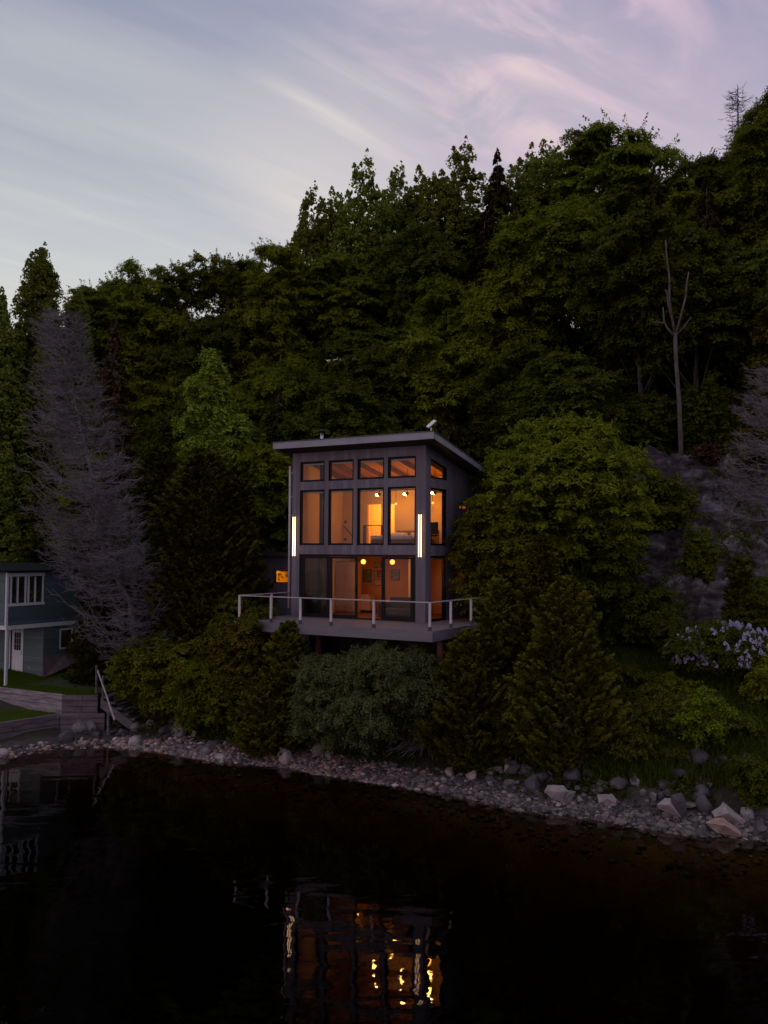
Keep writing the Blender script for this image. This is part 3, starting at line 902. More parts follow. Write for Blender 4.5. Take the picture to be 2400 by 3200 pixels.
def broad_crown(seed, H, R, cb=.28, rc=.95, size=.15, flat=.46, cover=2.0, dens=1.08, style='maple', lop=.25, droop=.24):
    """clump centres and leaves for a broadleaf crown; base at z=0"""
    rng = np.random.default_rng(seed)
    zc, hz = H * (cb + 1) / 2, H * (1 - cb) / 2
    area = 4 * PI * ((R * R + 2 * R * hz) / 3)
    k = int(area / (rc * rc * 1.25) * dens)
    d = unit(rng.normal(0, 1, (k * 2, 3)))
    d = d[d[:, 2] > -.75][:k]
    lobs = unit(rng.normal(0, 1, (9, 3)))
    lobe = (np.maximum(0, d @ lobs.T) ** 6).max(1)
    rr = rng.uniform(.74, 1.0, len(d)) * (1 - lop + lop * 1.3 * lobe)
    C = d * rr[:, None] * np.array([R, R, hz])
    if style == 'cone':
        t = rng.uniform(0, 1, len(d)) ** 1.2
        a_ = rng.uniform(0, 2 * PI, len(d))
        w_ = R * (1 - t) ** .5 * rng.uniform(.55, 1.0, len(d))
        C = np.stack([np.cos(a_) * w_, np.sin(a_) * w_, -hz + t * 1.85 * hz], 1)
    ki = len(C) // 3
    Ci = C[rng.permutation(len(C))[:ki]] * rng.uniform(.3, .7, (ki, 1))
    C = np.concatenate([C, Ci])
    C[:, 2] += zc
    rad = rc * rng.uniform(.55, 1.3, len(C))
    if style in ('poplar', 'cone'):
        hg = rad * rng.uniform(1.3, 2.3, len(C)); wd = rad * rng.uniform(.55, .9, len(C))
        n = int((hg * wd * 1.6).sum() * cover / (size * size * .5))
        return plume_leaves(rng, C, hg, wd, n, size), C, zc
    n = int((PI * rad ** 2).sum() * cover / (size * size * .55))
    Vq = clump_leaves(rng, C, rad, flat, n, size, droop)
    # short leafy sprays leaving the pads
    kw = int(len(C) * .8); m_ = 34
    w0 = C[rng.permutation(len(C))[:kw]]
    dirw = unit((w0 - np.array([0, 0, zc * .9])) * np.array([1, 1, .7]) + rng.normal(0, .5, (kw, 3)))
    tt = rng.uniform(.3, 1.0, (kw, m_))
    P = w0[:, None] + dirw[:, None] * (tt * rc * 1.15)[..., None] + rng.normal(0, .07 + size * .5, (kw, m_, 3)) * (1.15 - tt[..., None])
    P[..., 2] -= .18 * rc * tt ** 2
    Vw = leaves(rng, P.reshape(-1, 3), np.repeat(dirw * .3 + np.array([0, 0, .8]), m_, 0), size * .9)
    return np.concatenate([Vq, Vw]), C, zc


def limbs(seed, C, H, cb, r0, mtn, parent, nb=26, lean=(0, 0)):
    rng = np.random.default_rng(seed + 99)
    b = MB()
    tp = [(0, 0, -.6)]
    for i in range(1, 8):
        t = i / 7
        tp.append((lean[0] * t + rng.normal(0, .04 * H * .12), lean[1] * t + rng.normal(0, .04 * H * .12), H * .86 * t))
    rads = [r0 * (1.25 if i == 0 else 1 - .85 * i / 7) for i in range(8)]
    b.tube(tp, rads, 8)
    T = np.array(tp)
    order = rng.permutation(len(C))[:nb]
    for j in order:
        c = C[j]
        zs = max(.12 * H, c[2] - .30 * H * rng.uniform(.5, 1.2))
        p0 = np.array([np.interp(zs, T[:, 2], T[:, 0]), np.interp(zs, T[:, 2], T[:, 1]), zs])
        mid = p0 * .5 + c * .5 + np.array([0, 0, .06 * H * rng.uniform(-.2, .8)]) + rng.normal(0, .08, 3)
        rb = r0 * .32 * (1 - .5 * zs / H)
        b.tube([p0, mid, c], [rb, rb * .6, rb * .2], 5)
    return b.build('trunk', mtn, parent, True)


def conifer_crown(seed, H, R, cb=.06, size=.16, levels=None, droop=.25, cover=1.0, gap=.0, fan=.5, sprays=26):
    """whorls of branches carrying flat sprays"""
    rng = np.random.default_rng(seed)
    nb = int(levels or H * 11 * max(R, 1) ** .5)
    t = np.sort(rng.uniform(0, 1, nb) ** 1.15)
    z = H * (cb + (1 - cb) * t)
    az = rng.uniform(0, 2 * PI, nb)
    ln = R * (1 - t) ** .8 * rng.uniform(.62, 1.08, nb) + .12
    per = np.maximum(8, (ln / R * sprays * 9 * cover).astype(int))
    bi = np.repeat(np.arange(nb), per)
    n = len(bi)
    s = rng.uniform(.12, 1, n) ** .7
    wd = fan * ln[bi] * (1 - s * .75) * .55
    side = rng.uniform(-1, 1, n) * wd
    ca, sa = np.cos(az[bi]), np.sin(az[bi])
    rad = s * ln[bi]
    P = np.stack([ca * rad - sa * side, sa * rad + ca * side, z[bi] - droop * rad * s + rng.normal(0, .07, n) + .10 * ln[bi] * s ** 3], 1)
    nr = np.stack([ca * .5, sa * .5, np.full(n, .8)], 1)
    tang = np.stack([ca, sa, np.full(n, -droop)], 1)
    return leaves(rng, P, nr, size, 1.7, .8, tang)


def cedar_crown(seed, H, R, cb=.02, size=.10, cover=2.2, rc=.42, power=.62, lumps=.30):
    """irregular cone of feathery fronds, each frond a flat spray arching out and up at its tip"""
    rng = np.random.default_rng(seed)
    area = PI * R * math.hypot(R, H) * 1.15
    k = int(area / (rc * rc * .42))
    t = rng.uniform(0, 1, k) ** 1.2
    a = rng.uniform(0, 2 * PI, k)
    lob = 1 + lumps * (.55 * np.sin(3 * a + 6 * t + seed) + .45 * np.sin(5 * a - 11 * t + seed * 2) + .35 * np.sin(2 * a + 17 * t))
    low = np.clip(t / .14, .6, 1)
    w = R * (1 - t) ** power * low * lob * rng.uniform(.55, 1.0, k)
    ln = rc * rng.uniform(.9, 2.0, k) * (1 - .5 * t)
    out = np.stack([np.cos(a), np.sin(a), np.zeros(k)], 1)
    el = rng.uniform(-.35, .35, k)
    C = out * w[:, None] + np.stack([0 * t, 0 * t, H * (cb + (1 - cb) * t)], 1)
    per = (ln * rc * 1.0 * cover / (size * size * .5)).astype(int) + 4
    idx = np.repeat(np.arange(k), per); n = len(idx)
    s_ = rng.uniform(0, 1, n) ** .8
    roll = rng.uniform(-1.0, 1.0, k)
    sv = np.stack([-np.sin(a) * np.cos(roll), np.cos(a) * np.cos(roll), np.sin(roll)], 1)
    side = rng.uniform(-1, 1, n) * (ln[idx] * .42) * (1 - s_) ** .6
    up = np.array([0, 0, 1.0])
    P = C[idx] + out[idx] * (s_ * ln[idx] - ln[idx] * .4)[:, None] + sv[idx] * side[:, None] + up * (ln[idx] * (el[idx] * s_ + .45 * s_ ** 2.5 - .25 * np.abs(side) / ln[idx]))[:, None]
    P += rng.normal(0, .02, (n, 3))
    nr = np.cross(out[idx] + up * .4, sv[idx]); nr *= np.sign(nr[:, 2:3] + 1e-6)
    nr = nr + out[idx] * .5 + up * .3
    V1 = leaves(rng, P, nr, size, 1.9, .45, out[idx] + up * (el[idx] + s_)[:, None] + sv[idx] * np.sign(side)[:, None] * .6)
    m_ = 220
    tt = rng.uniform(0, 1, m_)
    P2 = np.stack([rng.normal(0, .09, m_) * (1.15 - tt), rng.normal(0, .09, m_) * (1.15 - tt), H * (.91 + .11 * tt)], 1)
    core = cedar_core(rng, H, R * .62, size * 1.6, power)
    return np.concatenate([V1, core, leaves(rng, P2, unit(rng.normal(0, 1, (m_, 3))), size, 1.9, .5, np.tile(up, (m_, 1)))])


def cedar_core(rng, H, R, size, power):
    n = int(R * H * 260)
    t = rng.uniform(0, .92, n); a = rng.uniform(0, 2 * PI, n); w = R * (1 - t) ** power * rng.uniform(.6, 1.0, n)
    P = np.stack([np.cos(a) * w, np.sin(a) * w, H * t + .1], 1)
    return leaves(rng, P, np.stack([np.cos(a), np.sin(a), np.full(n, .3)], 1), size, 1.6, .6)


def tree(name, label, cat, Vq, leafm, loc, C=None, H=5, r0=.15, group=None, rz=0, bark='bark', nb=24, lean=(0, 0), cname='crown', scale=None):
    t = empty(name, loc, rz, label, cat, group, scale)
    if C is not None:
        limbs(int(H * 100), C, H, .3, r0, bark, t, nb, lean)
    else:
        b = MB(); b.tube([(0, 0, -.5), (.02, 0, H * .5), (0, 0, H * .95)], [r0, r0 * .6, .02], 7); b.build('trunk', bark, t, True)
    npmesh(cname, *quads(Vq), leafm, t)
    return t


def ground_at(px, Yd, dz=0):
    p = at(px, 1727, Yd)
    return Vector((p.x, Yd, tz(p.x, Yd) + dz))


def hero(kind, name, label, cat, px, ptop, Yd, wpx, leafm, seed, **k):
    """a tree whose foot stands on the terrain Yd metres out, reaching up to ptop"""
    g = ground_at(px, Yd)
    H = at(px, ptop, Yd).z - g.z
    R = wpx / 2 / F * Yd
    grp = k.pop('group', None)
    if kind == 'broad':
        r0 = k.pop('r0', .05 + H * .013); nb = k.pop('nb', 26); cname = k.pop('cname', 'crown'); bark = k.pop('bark', 'bark')
        Vq, C, zc = broad_crown(seed, H * .96, R, **k)
        return tree(name, label, cat, Vq, leafm, g, C, H, r0, grp, nb=nb, cname=cname, bark=bark)
    if kind == 'cedar':
        return tree(name, label, cat, cedar_crown(seed, H * .97, R, **k), leafm, g, None, H, .10 + H * .008, grp)
    return tree(name, label, cat, conifer_crown(seed, H, R, **k), leafm, g, None, H, .06 + H * .012, grp)


# ---- trees around the house (each its own shape)
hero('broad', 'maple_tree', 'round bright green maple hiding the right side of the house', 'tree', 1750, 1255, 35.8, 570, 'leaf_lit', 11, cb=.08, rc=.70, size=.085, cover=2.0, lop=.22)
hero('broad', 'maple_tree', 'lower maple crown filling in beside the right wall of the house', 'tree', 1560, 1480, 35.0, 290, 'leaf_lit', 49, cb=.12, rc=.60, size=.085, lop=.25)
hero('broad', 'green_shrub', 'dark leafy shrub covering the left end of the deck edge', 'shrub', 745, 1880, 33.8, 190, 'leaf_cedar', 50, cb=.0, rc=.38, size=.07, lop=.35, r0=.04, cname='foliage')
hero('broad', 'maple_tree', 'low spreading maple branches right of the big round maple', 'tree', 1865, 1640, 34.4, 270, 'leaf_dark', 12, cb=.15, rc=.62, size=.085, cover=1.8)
hero('cedar', 'cedar_tree', 'tall pointed cedar behind the front cedar, right of the deck', 'tree', 1690, 1655, 30.5, 290, 'leaf_cedar', 13, size=.055, rc=.22)
hero('cedar', 'cedar_tree', 'broad cone-shaped cedar touching the boulders at the right shore', 'tree', 1770, 1790, 28.2, 390, 'leaf_cedar', 14, size=.05, rc=.22, power=.55)
hero('cedar', 'cedar_tree', 'dense cedar at the beach edge just right of the deck corner', 'tree', 1475, 1960, 29.6, 330, 'leaf_cedar', 15, size=.05, rc=.22, power=.45)
hero('cedar', 'cedar_tree', 'cedar pressed against the right end of the deck', 'tree', 1560, 1800, 31.0, 250, 'leaf_cedar', 43, size=.055, rc=.22, power=.5)
hero('broad', 'grey_shrub', 'round grey-green shrub on the beach edge below the deck', 'shrub', 1155, 1965, 30.9, 450, 'leaf_grey', 16, cb=.0, rc=.42, size=.055, cover=1.9, flat=.75, lop=.38, droop=.15, r0=.06, cname='foliage')
hero('broad', 'grey_shrub', 'smaller darker shrub between the grey-green shrub and the deck corner cedar', 'shrub', 1320, 2030, 30.6, 250, 'leaf_grey', 17, cb=.0, rc=.40, size=.055, cover=1.6, flat=.7, lop=.35, r0=.05, cname='foliage')
hero('cedar', 'cedar_tree', 'short cedar under the left end of the deck', 'tree', 905, 1935, 32.8, 250, 'leaf_cedar', 18, size=.055, rc=.22, power=.55)
hero('cedar', 'cedar_tree', 'low drooping cedar leaning over the beach left of the grey shrub', 'tree', 850, 2100, 32.4, 270, 'leaf_cedar', 19, size=.055, rc=.22, power=.45)
hero('broad', 'green_shrub', 'fresh green shrub on the beach bank left of the drooping cedar', 'shrub', 690, 2010, 34.2, 280, 'leaf_maple', 20, cb=.0, rc=.42, size=.08, cover=1.5, lop=.35, r0=.05, cname='foliage')
hero('broad', 'green_shrub', 'lit leafy shrub beside the timber steps', 'shrub', 460, 1950, 36.2, 230, 'leaf_maple', 21, cb=.0, rc=.5, size=.09, cover=1.4, lop=.35, r0=.05, cname='foliage')
hero('broad', 'green_shrub', 'olive shrub between the steps and the fresh green shrub', 'shrub', 560, 1985, 35.6, 260, 'leaf_cedar', 22, cb=.0, rc=.45, size=.09, cover=1.6, lop=.35, r0=.05, cname='foliage')
hero('broad', 'green_shrub', 'small bright shrub hanging over the boulders on the left beach', 'shrub', 620, 2110, 34.6, 170, 'leaf_maple', 44, cb=.0, rc=.35, size=.08, cover=1.3, lop=.35, r0=.04, cname='foliage')
hero('broad', 'green_shrub', 'leafy bush climbing against the left end of the deck', 'shrub', 760, 1850, 35.6, 240, 'leaf_cedar_dark', 23, cb=.0, rc=.5, size=.09, cover=1.8, r0=.05, cname='foliage')
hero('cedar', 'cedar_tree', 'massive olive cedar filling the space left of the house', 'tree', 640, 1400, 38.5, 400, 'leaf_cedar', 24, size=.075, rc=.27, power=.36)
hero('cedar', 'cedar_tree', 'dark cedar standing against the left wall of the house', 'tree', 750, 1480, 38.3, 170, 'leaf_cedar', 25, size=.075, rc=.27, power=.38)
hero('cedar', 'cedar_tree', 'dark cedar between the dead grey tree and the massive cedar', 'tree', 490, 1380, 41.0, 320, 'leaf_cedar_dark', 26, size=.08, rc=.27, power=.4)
hero('broad', 'ash_tree', 'pale green tree with lobed crown rising left of the roof', 'tree', 672, 1045, 43.5, 250, 'leaf_pale', 27, cb=.10, rc=.50, size=.10, cover=1.8, flat=.7, lop=.50, dens=1.1)
hero('conifer', 'dying_cedar', 'rust brown thinning cedar just right of the dead grey tree', 'tree', 345, 1000, 43.0, 300, 'leaf_russet', 28, size=.11, cover=1.6)
hero('broad', 'poplar_tree', 'tall pointed poplar rising above the far left treetops', 'tree', 105, 710, 52, 300, 'leaf_poplar', 29, cb=.10, rc=.8, size=.13, cover=2.3, style='cone', dens=1.5)
hero('broad', 'poplar_tree', 'small poplar cut by the left edge of the picture', 'tree', -20, 840, 50, 230, 'leaf_poplar', 30, cb=.12, rc=.7, size=.13, cover=2.0, style='cone', dens=1.4)
hero('broad', 'poplar_tree', 'short poplar in the gap right of the tall pointed poplar', 'tree', 225, 860, 54, 190, 'leaf_poplar', 31, cb=.12, rc=.7, size=.13, cover=1.8, style='cone', dens=1.4)
hero('broad', 'maple_tree', 'green tree rising close behind the left wall and downpipe of the house', 'tree', 835, 1350, 42.2, 270, 'leaf_lit', 70, cb=.1, rc=.6, size=.10, lop=.3)
hero('broad', 'green_shrub', 'dark leafy mass on the slope right of the forked snag', 'shrub', 2205, 1170, 43.5, 210, 'leaf_dark', 71, cb=.0, rc=.5, size=.10, cover=1.6, lop=.35, r0=.05, cname='foliage')
hero('broad', 'green_shrub', 'dark leafy mass on the slope left of the forked snag', 'shrub', 2010, 1190, 44.0, 230, 'leaf_dark', 72, cb=.0, rc=.5, size=.10, cover=1.6, lop=.35, r0=.05, cname='foliage')
hero('cedar', 'cedar_tree', 'dark drooping cedar standing close to the side wall of the teal cottage', 'tree', 292, 1740, 38.6, 125, 'leaf_cedar_dark', 60, size=.07, rc=.24, power=.35)
hero('broad', 'green_shrub', 'dark thicket right beside the broad cone-shaped cedar', 'shrub', 1905, 2180, 27.9, 210, 'leaf_cedar_dark', 61, cb=.0, rc=.34, size=.06, cover=1.6, lop=.35, r0=.04, cname='foliage')
hero('broad', 'green_shrub', 'dark rounded thicket midway between the broad cedar and the lilac', 'shrub', 2045, 2140, 28.2, 230, 'leaf_cedar_dark', 62, cb=.0, rc=.34, size=.06, cover=1.6, lop=.35, r0=.04, cname='foliage')
hero('broad', 'green_shrub', 'low dark bush directly above the wedge-shaped boulder', 'shrub', 1965, 2270, 27.4, 190, 'leaf_cedar_dark', 63, cb=.0, rc=.30, size=.055, cover=1.5, lop=.35, r0=.04, cname='foliage')
hero('broad', 'green_shrub', 'dark bush below the left side of the lilac bush', 'shrub', 2150, 2225, 27.5, 200, 'leaf_dark', 64, cb=.0, rc=.34, size=.06, cover=1.5, lop=.35, r0=.04, cname='foliage')
hero('broad', 'green_shrub', 'leafy dark bush directly below the lilac blossom', 'shrub', 2290, 2230, 27.6, 240, 'leaf_dark', 65, cb=.0, rc=.34, size=.06, cover=1.5, lop=.35, r0=.04, cname='foliage')
hero('broad', 'green_shrub', 'low dark bush standing back above the dark split rock', 'shrub', 2110, 2330, 27.0, 170, 'leaf_cedar_dark', 66, cb=.0, rc=.28, size=.055, cover=1.4, lop=.35, r0=.03, cname='foliage')
hero('broad', 'green_shrub', 'dark bush on the slope behind the lilac bush at left', 'shrub', 2080, 1900, 32.6, 230, 'leaf_dark', 67, cb=.0, rc=.38, size=.07, cover=1.5, lop=.35, r0=.04, cname='foliage')
hero('broad', 'green_shrub', 'dark bush at the right edge behind the lilac bush', 'shrub', 2370, 1850, 32.4, 200, 'leaf_dark', 68, cb=.0, rc=.38, size=.07, cover=1.5, lop=.35, r0=.04, cname='foliage')
hero('broad', 'lilac_bush', 'lilac bush covered in pale purple blossom on the right bank', 'bush', 2265, 1950, 30.2, 370, 'leaf_dark', 32, cb=.0, rc=.42, size=.065, cover=1.5, flat=.7, lop=.3, r0=.05, cname='foliage')
hero('cedar', 'cedar_tree', 'narrow dark columnar cedar in front of the rock outcrop', 'tree', 2312, 1735, 33.0, 100, 'leaf_cedar_dark', 33, size=.065, rc=.22, power=.3)
hero('broad', 'sapling', 'yellow-green sapling at the right edge beside the lilac bush', 'sapling', 2400, 2035, 28.0, 150, 'leaf_lit', 34, cb=.1, rc=.32, size=.07, cover=1.0, lop=.4, r0=.03, nb=12)
hero('broad', 'sapling', 'spindly leafy sapling standing over the right boulders', 'sapling', 2190, 2150, 26.5, 170, 'leaf_maple', 35, cb=.15, rc=.30, size=.06, cover=.8, dens=.6, lop=.4, r0=.03, nb=12)
hero('broad', 'sapling', 'small bright sapling left of the lilac bush', 'sapling', 2105, 2095, 29.2, 110, 'leaf_lit', 36, cb=.1, rc=.26, size=.06, cover=.8, lop=.4, r0=.025, nb=10)
hero('broad', 'sapling', 'tiny bright sapling poking out on the left side of the broad cedar', 'sapling', 1612, 2110, 28.6, 80, 'leaf_yellow', 37, cb=.15, rc=.22, size=.055, cover=.8, r0=.02, nb=8)
hero('broad', 'green_shrub', 'dark low shrub at the foot of the rock outcrop', 'shrub', 2000, 1830, 33.4, 260, 'leaf_dark', 38, cb=.0, rc=.4, size=.07, cover=1.5, lop=.35, r0=.04, cname='foliage')
hero('broad', 'green_shrub', 'small shrub growing on a ledge in the middle of the rock outcrop', 'shrub', 2180, 1640, 36.0, 110, 'leaf_maple', 45, cb=.0, rc=.3, size=.07, cover=1.2, lop=.35, r0=.03, cname='foliage')
hero('broad', 'green_shrub', 'green shrub hanging over the upper left rim of the rock outcrop', 'shrub', 2060, 1470, 38.5, 230, 'leaf_maple', 46, cb=.0, rc=.45, size=.09, cover=1.4, lop=.35, r0=.03, cname='foliage')
hero('broad', 'green_shrub', 'rusty green bush on top of the rock outcrop', 'shrub', 2235, 1370, 41.5, 130, 'leaf_russet', 47, cb=.0, rc=.35, size=.09, cover=1.4, lop=.35, r0=.03, cname='foliage')
hero('broad', 'green_shrub', 'fresh green bush under the dead branches above the rock outcrop', 'shrub', 2330, 1330, 41.5, 150, 'leaf_maple', 48, cb=.0, rc=.4, size=.09, cover=1.4, lop=.35, r0=.03, cname='foliage')
hero('broad', 'green_shrub', 'dark shrub on the rock outcrop near the right edge', 'shrub', 2385, 1790, 35.0, 170, 'leaf_maple', 39, cb=.0, rc=.4, size=.07, cover=1.3, lop=.35, r0=.04, cname='foliage')
hero('broad', 'green_shrub', 'bushy dark shrub behind the broad cedar on the grass slope', 'shrub', 1960, 2090, 29.6, 240, 'leaf_dark', 40, cb=.0, rc=.36, size=.065, cover=1.5, lop=.35, r0=.04, cname='foliage')
hero('broad', 'green_shrub', 'low leafy shrub hanging over the far right boulders', 'shrub', 2345, 2340, 25.0, 150, 'leaf_dark', 41, cb=.0, rc=.28, size=.055, cover=.9, lop=.35, r0=.03, cname='foliage')
hero('conifer', 'larch_tree', 'feathery green larch entering at the right edge above the rocks', 'tree', 2430, 800, 40, 330, 'leaf_cedar', 42, size=.10, droop=.35, cover=1.5)

# lilac blossom: upright panicles on the camera side of the bush
lil = [o for o in D.objects if o.name.startswith('lilac_bush')][0]
rng = np.random.default_rng(5)
g0 = Vector(lil.location); Hh = at(2265, 1950, 30.2).z - g0.z; Rr = 175 / F * 30.2
VV = []
for i in range(330):
    d_ = rng.normal(0, 1, 3); d_ /= np.linalg.norm(d_)
    if d_[1] > .25 or d_[2] < -.35: continue
    q_ = rng.uniform(.92, 1.08)
    c = np.array([d_[0] * Rr * q_, d_[1] * Rr * .92 * q_, Hh * (.47 + .50 * d_[2] * q_)])
    n_ = 46
    t_ = rng.uniform(0, 1, n_); aa = rng.uniform(0, 6.28, n_)
    rr_ = .08 * (1 - t_) ** .5 * rng.uniform(.6, 1.3)
    hh_ = rng.uniform(.10, .19)
    ld = rng.normal(0, .3, 2)
    P = c + np.stack([np.cos(aa) * rr_ + ld[0] * t_ * hh_, np.sin(aa) * rr_ + ld[1] * t_ * hh_, t_ * hh_], 1)
    VV.append(leaves(rng, P, np.stack([np.cos(aa), np.sin(aa), np.full(n_, .4)], 1), .05, 1.1, .6))
npmesh('blossom', *quads(np.concatenate(VV)), 'petal_lilac', lil)

# ---- bare trees
def twig_tree(name, label, pts, r0, nb, lenf, seed, bark, sub=22, up=.55, z0f=.10, twl=.5, az=None, rt=.010, skew=0):
    """dead conifer: curved bare branches full of fine twigs; pts = trunk points (world)"""
    rng = np.random.default_rng(seed)
    o = pts[0]
    root = empty(name, o, 0, label, 'dead tree')
    P = [Vector(p) - Vector(o) for p in pts]
    b = MB(); b.tube([P[0] - Vector((0, 0, .5))] + P, [r0 * 1.2] + [r0 * (1 - .93 * i / (len(P) - 1)) for i in range(len(P))], 8)
    b.build('trunk', bark, root, True)
    cum = [0]
    for i in range(1, len(P)): cum.append(cum[-1] + (P[i] - P[i - 1]).length)
    A = np.array([list(p) for p in P])
    b = MB()
    for i in range(nb):
        t = z0f + (1 - z0f) * rng.random() ** .95
        s = t * cum[-1]
        p0 = Vector([float(np.interp(s, cum, A[:, k])) for k in range(3)])
        a = rng.uniform(0, 2 * PI) if az is None else rng.uniform(*az)
        ln = lenf(t) * rng.uniform(.7, 1.1) * (1 - skew * max(0, math.cos(a)))
        dr = Vector((math.cos(a), math.sin(a), 0))
        q = []
        sw = rng.uniform(-.25, .25)
        for j in range(6):
            u_ = j / 5
            q.append(p0 + dr * ln * u_ + Vector((-dr.y, dr.x, 0)) * sw * ln * u_ * u_ + Vector((0, 0, ln * (-.30 * u_ + up * u_ ** 2.6))))
        b.tube(q, [.030 - .021 * j / 5 for j in range(6)], 4, cap=False)
        for k in range(int(sub * (.4 + ln / 2))):
            u_ = rng.uniform(.15, 1); jx = u_ * 5; j0 = min(int(jx), 4)
            c = q[j0].lerp(q[j0 + 1], jx - j0)
            dv = Vector(rng.normal(0, 1, 3)); dv.z = abs(dv.z) * .25 - .18
            dv = (dv.normalized() + dr * .8).normalized()
            l2 = twl * rng.uniform(.5, 1.2)
            m_ = c + dv * l2 * .5
            e = c + dv * l2 + Vector((0, 0, l2 * rng.uniform(.1, .45)))
            b.tube([c, m_, e], [rt, rt * .8, rt * .45], 3, cap=False)
            for _ in range(2):
                dv2 = (dv + Vector(rng.normal(0, .6, 3))).normalized()
                b.tube([m_, m_ + dv2 * l2 * .45 + Vector((0, 0, .05))], [rt * .7, rt * .4], 3, cap=False)
    b.build('branches', bark, root)
    return root

g = ground_at(452, 37.4)
tp = [g] + [at(px, py, y) for px, py, y in ((409, 1888, 37.2), (362, 1798, 37.0), (320, 1700, 36.5), (300, 1554, 35), (277, 1441, 35), (249, 1330, 35), (226, 1215, 35), (208, 1080, 35), (200, 975, 35))]
twig_tree('dead_tree', 'large bare grey dead conifer bristling with fine twigs at left', tp, .13, 270, lambda t: 3.25 * (1 - t) ** .58 * min(1, .85 + t) + .3, 3, 'bark_dead', sub=15, z0f=.12, rt=.010, up=.62, twl=.75, skew=.45)
g = ground_at(2470, 33.5)
tp = [g] + [at(2460, py, 33.5) for py in (1750, 1600, 1450, 1300, 1150)]
twig_tree('dead_tree', 'grey dead branches reaching in from the right edge above the outcrop', tp, .13, 80, lambda t: 2.5 * (1 - t) ** .4 + .4, 4, 'bark_dead', sub=13, z0f=.42, az=(2.2, 4.3), rt=.011, twl=.6)
g = ground_at(2308, 61)
tp = [g] + [at(px, py, 61) for px, py in ((2306, 600), (2307, 450), (2306, 350), (2305, 262))]
twig_tree('dead_tree', 'spindly dead spire against the sky at upper right', tp, .16, 60, lambda t: 2.2 * (1 - t) ** .8 + .2, 6, 'bark', sub=7, z0f=.62, up=.2, twl=.7, rt=.016)
# forked snag
g = ground_at(2130, 42)
root = empty('dead_snag', g, 0, 'forked bare snag with broken tops standing before the dark forest at right', 'dead tree')
def rel(px, py, y=42): return at(px, py, y) - g
b = MB()
b.tube([Vector((0, 0, -.6)), rel(2128, 1400), rel(2122, 1250), rel(2112, 1120), rel(2110, 1040)], [.16, .12, .11, .095, .09], 8)
b.build('trunk', 'bark_snag', root, True)
for pts in (((2110, 1045), (2098, 985), (2088, 950), (2084, 915), (2079, 905)), ((2098, 985), (2092, 940), (2091, 860), (2083, 800), (2080, 750)),
            ((2112, 1045), (2128, 985), (2142, 930), (2147, 880), (2152, 850)), ((2113, 1048), (2135, 1025), (2160, 990)),
            ((2106, 1050), (2085, 1025), (2075, 1005), (2072, 960)), ((2075, 1010), (2040, 1006))):
    r0 = .065 if len(pts) > 3 else .045
    b = MB(); b.tube([rel(*q) for q in pts], [r0 * (1 - .55 * i / (len(pts) - 1)) for i in range(len(pts))], 7)
    b.build('limb', 'bark_snag', root, True)

# ------------------------------------------------------------------ forest on the hillside
protos = {}
def proto(key, kind, leafm, H, R, seed, **k):
    hide = empty('x', (0, 0, 0))
    if kind == 'broad':
        Vq, C, zc = broad_crown(seed, H * .96, R, **k)
        tr = limbs(seed, C, H, .3, .17, 'bark', hide, 22)
    elif kind == 'conifer':
        Vq = conifer_crown(seed, H, R, **k)
        b_ = MB(); b_.tube([(0, 0, -1), (0, 0, H * .95)], [.18, .03], 7); tr = b_.build('trunk', 'bark', hide, True)
    cr = npmesh('crown', *quads(Vq), leafm, hide)
    protos[key] = (H, R, tr.data, cr.data)
    for o in (cr, tr, hide): D.objects.remove(o)

proto('maple_a', 'broad', 'leaf_maple', 12, 3.8, 101, cb=.22, rc=1.0, size=.118)
proto('maple_b', 'broad', 'leaf_maple', 12, 4.0, 102, cb=.2, rc=1.25, size=.118, flat=.28, lop=.32)
proto('maple_c', 'broad', 'leaf_lit', 11, 3.4, 103, cb=.25, rc=.9, size=.115, lop=.3)
proto('dark_a', 'broad', 'leaf_dark', 12, 3.8, 104, cb=.2, rc=1.0, size=.118)
proto('dark_b', 'broad', 'leaf_dark', 12, 3.6, 105, cb=.2, rc=.9, size=.118, lop=.35)
proto('poplar_a', 'broad', 'leaf_poplar', 14, 3.1, 106, cb=.42, rc=.62, size=.14, cover=2.2, style='poplar', dens=.75, lop=.40)
proto('poplar_b', 'broad', 'leaf_poplar', 14, 2.7, 107, cb=.42, rc=.6, size=.14, cover=2.0, style='poplar', dens=.75, lop=.40)
proto('thin_maple', 'broad', 'leaf_maple', 12, 3.6, 110, cb=.45, rc=.75, size=.13, cover=1.5, dens=.55, lop=.45)
proto('spruce_a', 'conifer', 'leaf_spruce', 13, 2.5, 108, size=.14, droop=.4, cover=2.2)
proto('spruce_b', 'conifer', 'leaf_spruce', 13, 3.1, 109, size=.14, droop=.5, cover=2.2)
KN = {'maple_a': ('maple_tree', 'mid-green maple'), 'maple_b': ('maple_tree', 'layered green maple'), 'maple_c': ('maple_tree', 'brighter green maple'),
      'dark_a': ('broadleaf_tree', 'dark green broadleaf tree'), 'dark_b': ('broadleaf_tree', 'dark lobed broadleaf tree'),
      'poplar_a': ('poplar_tree', 'airy wide poplar'), 'poplar_b': ('poplar_tree', 'airy narrow poplar'), 'thin_maple': ('maple_tree', 'open-crowned maple'),
      'spruce_a': ('spruce_tree', 'brown-green spruce'), 'spruce_b': ('spruce_tree', 'broad dark spruce')}

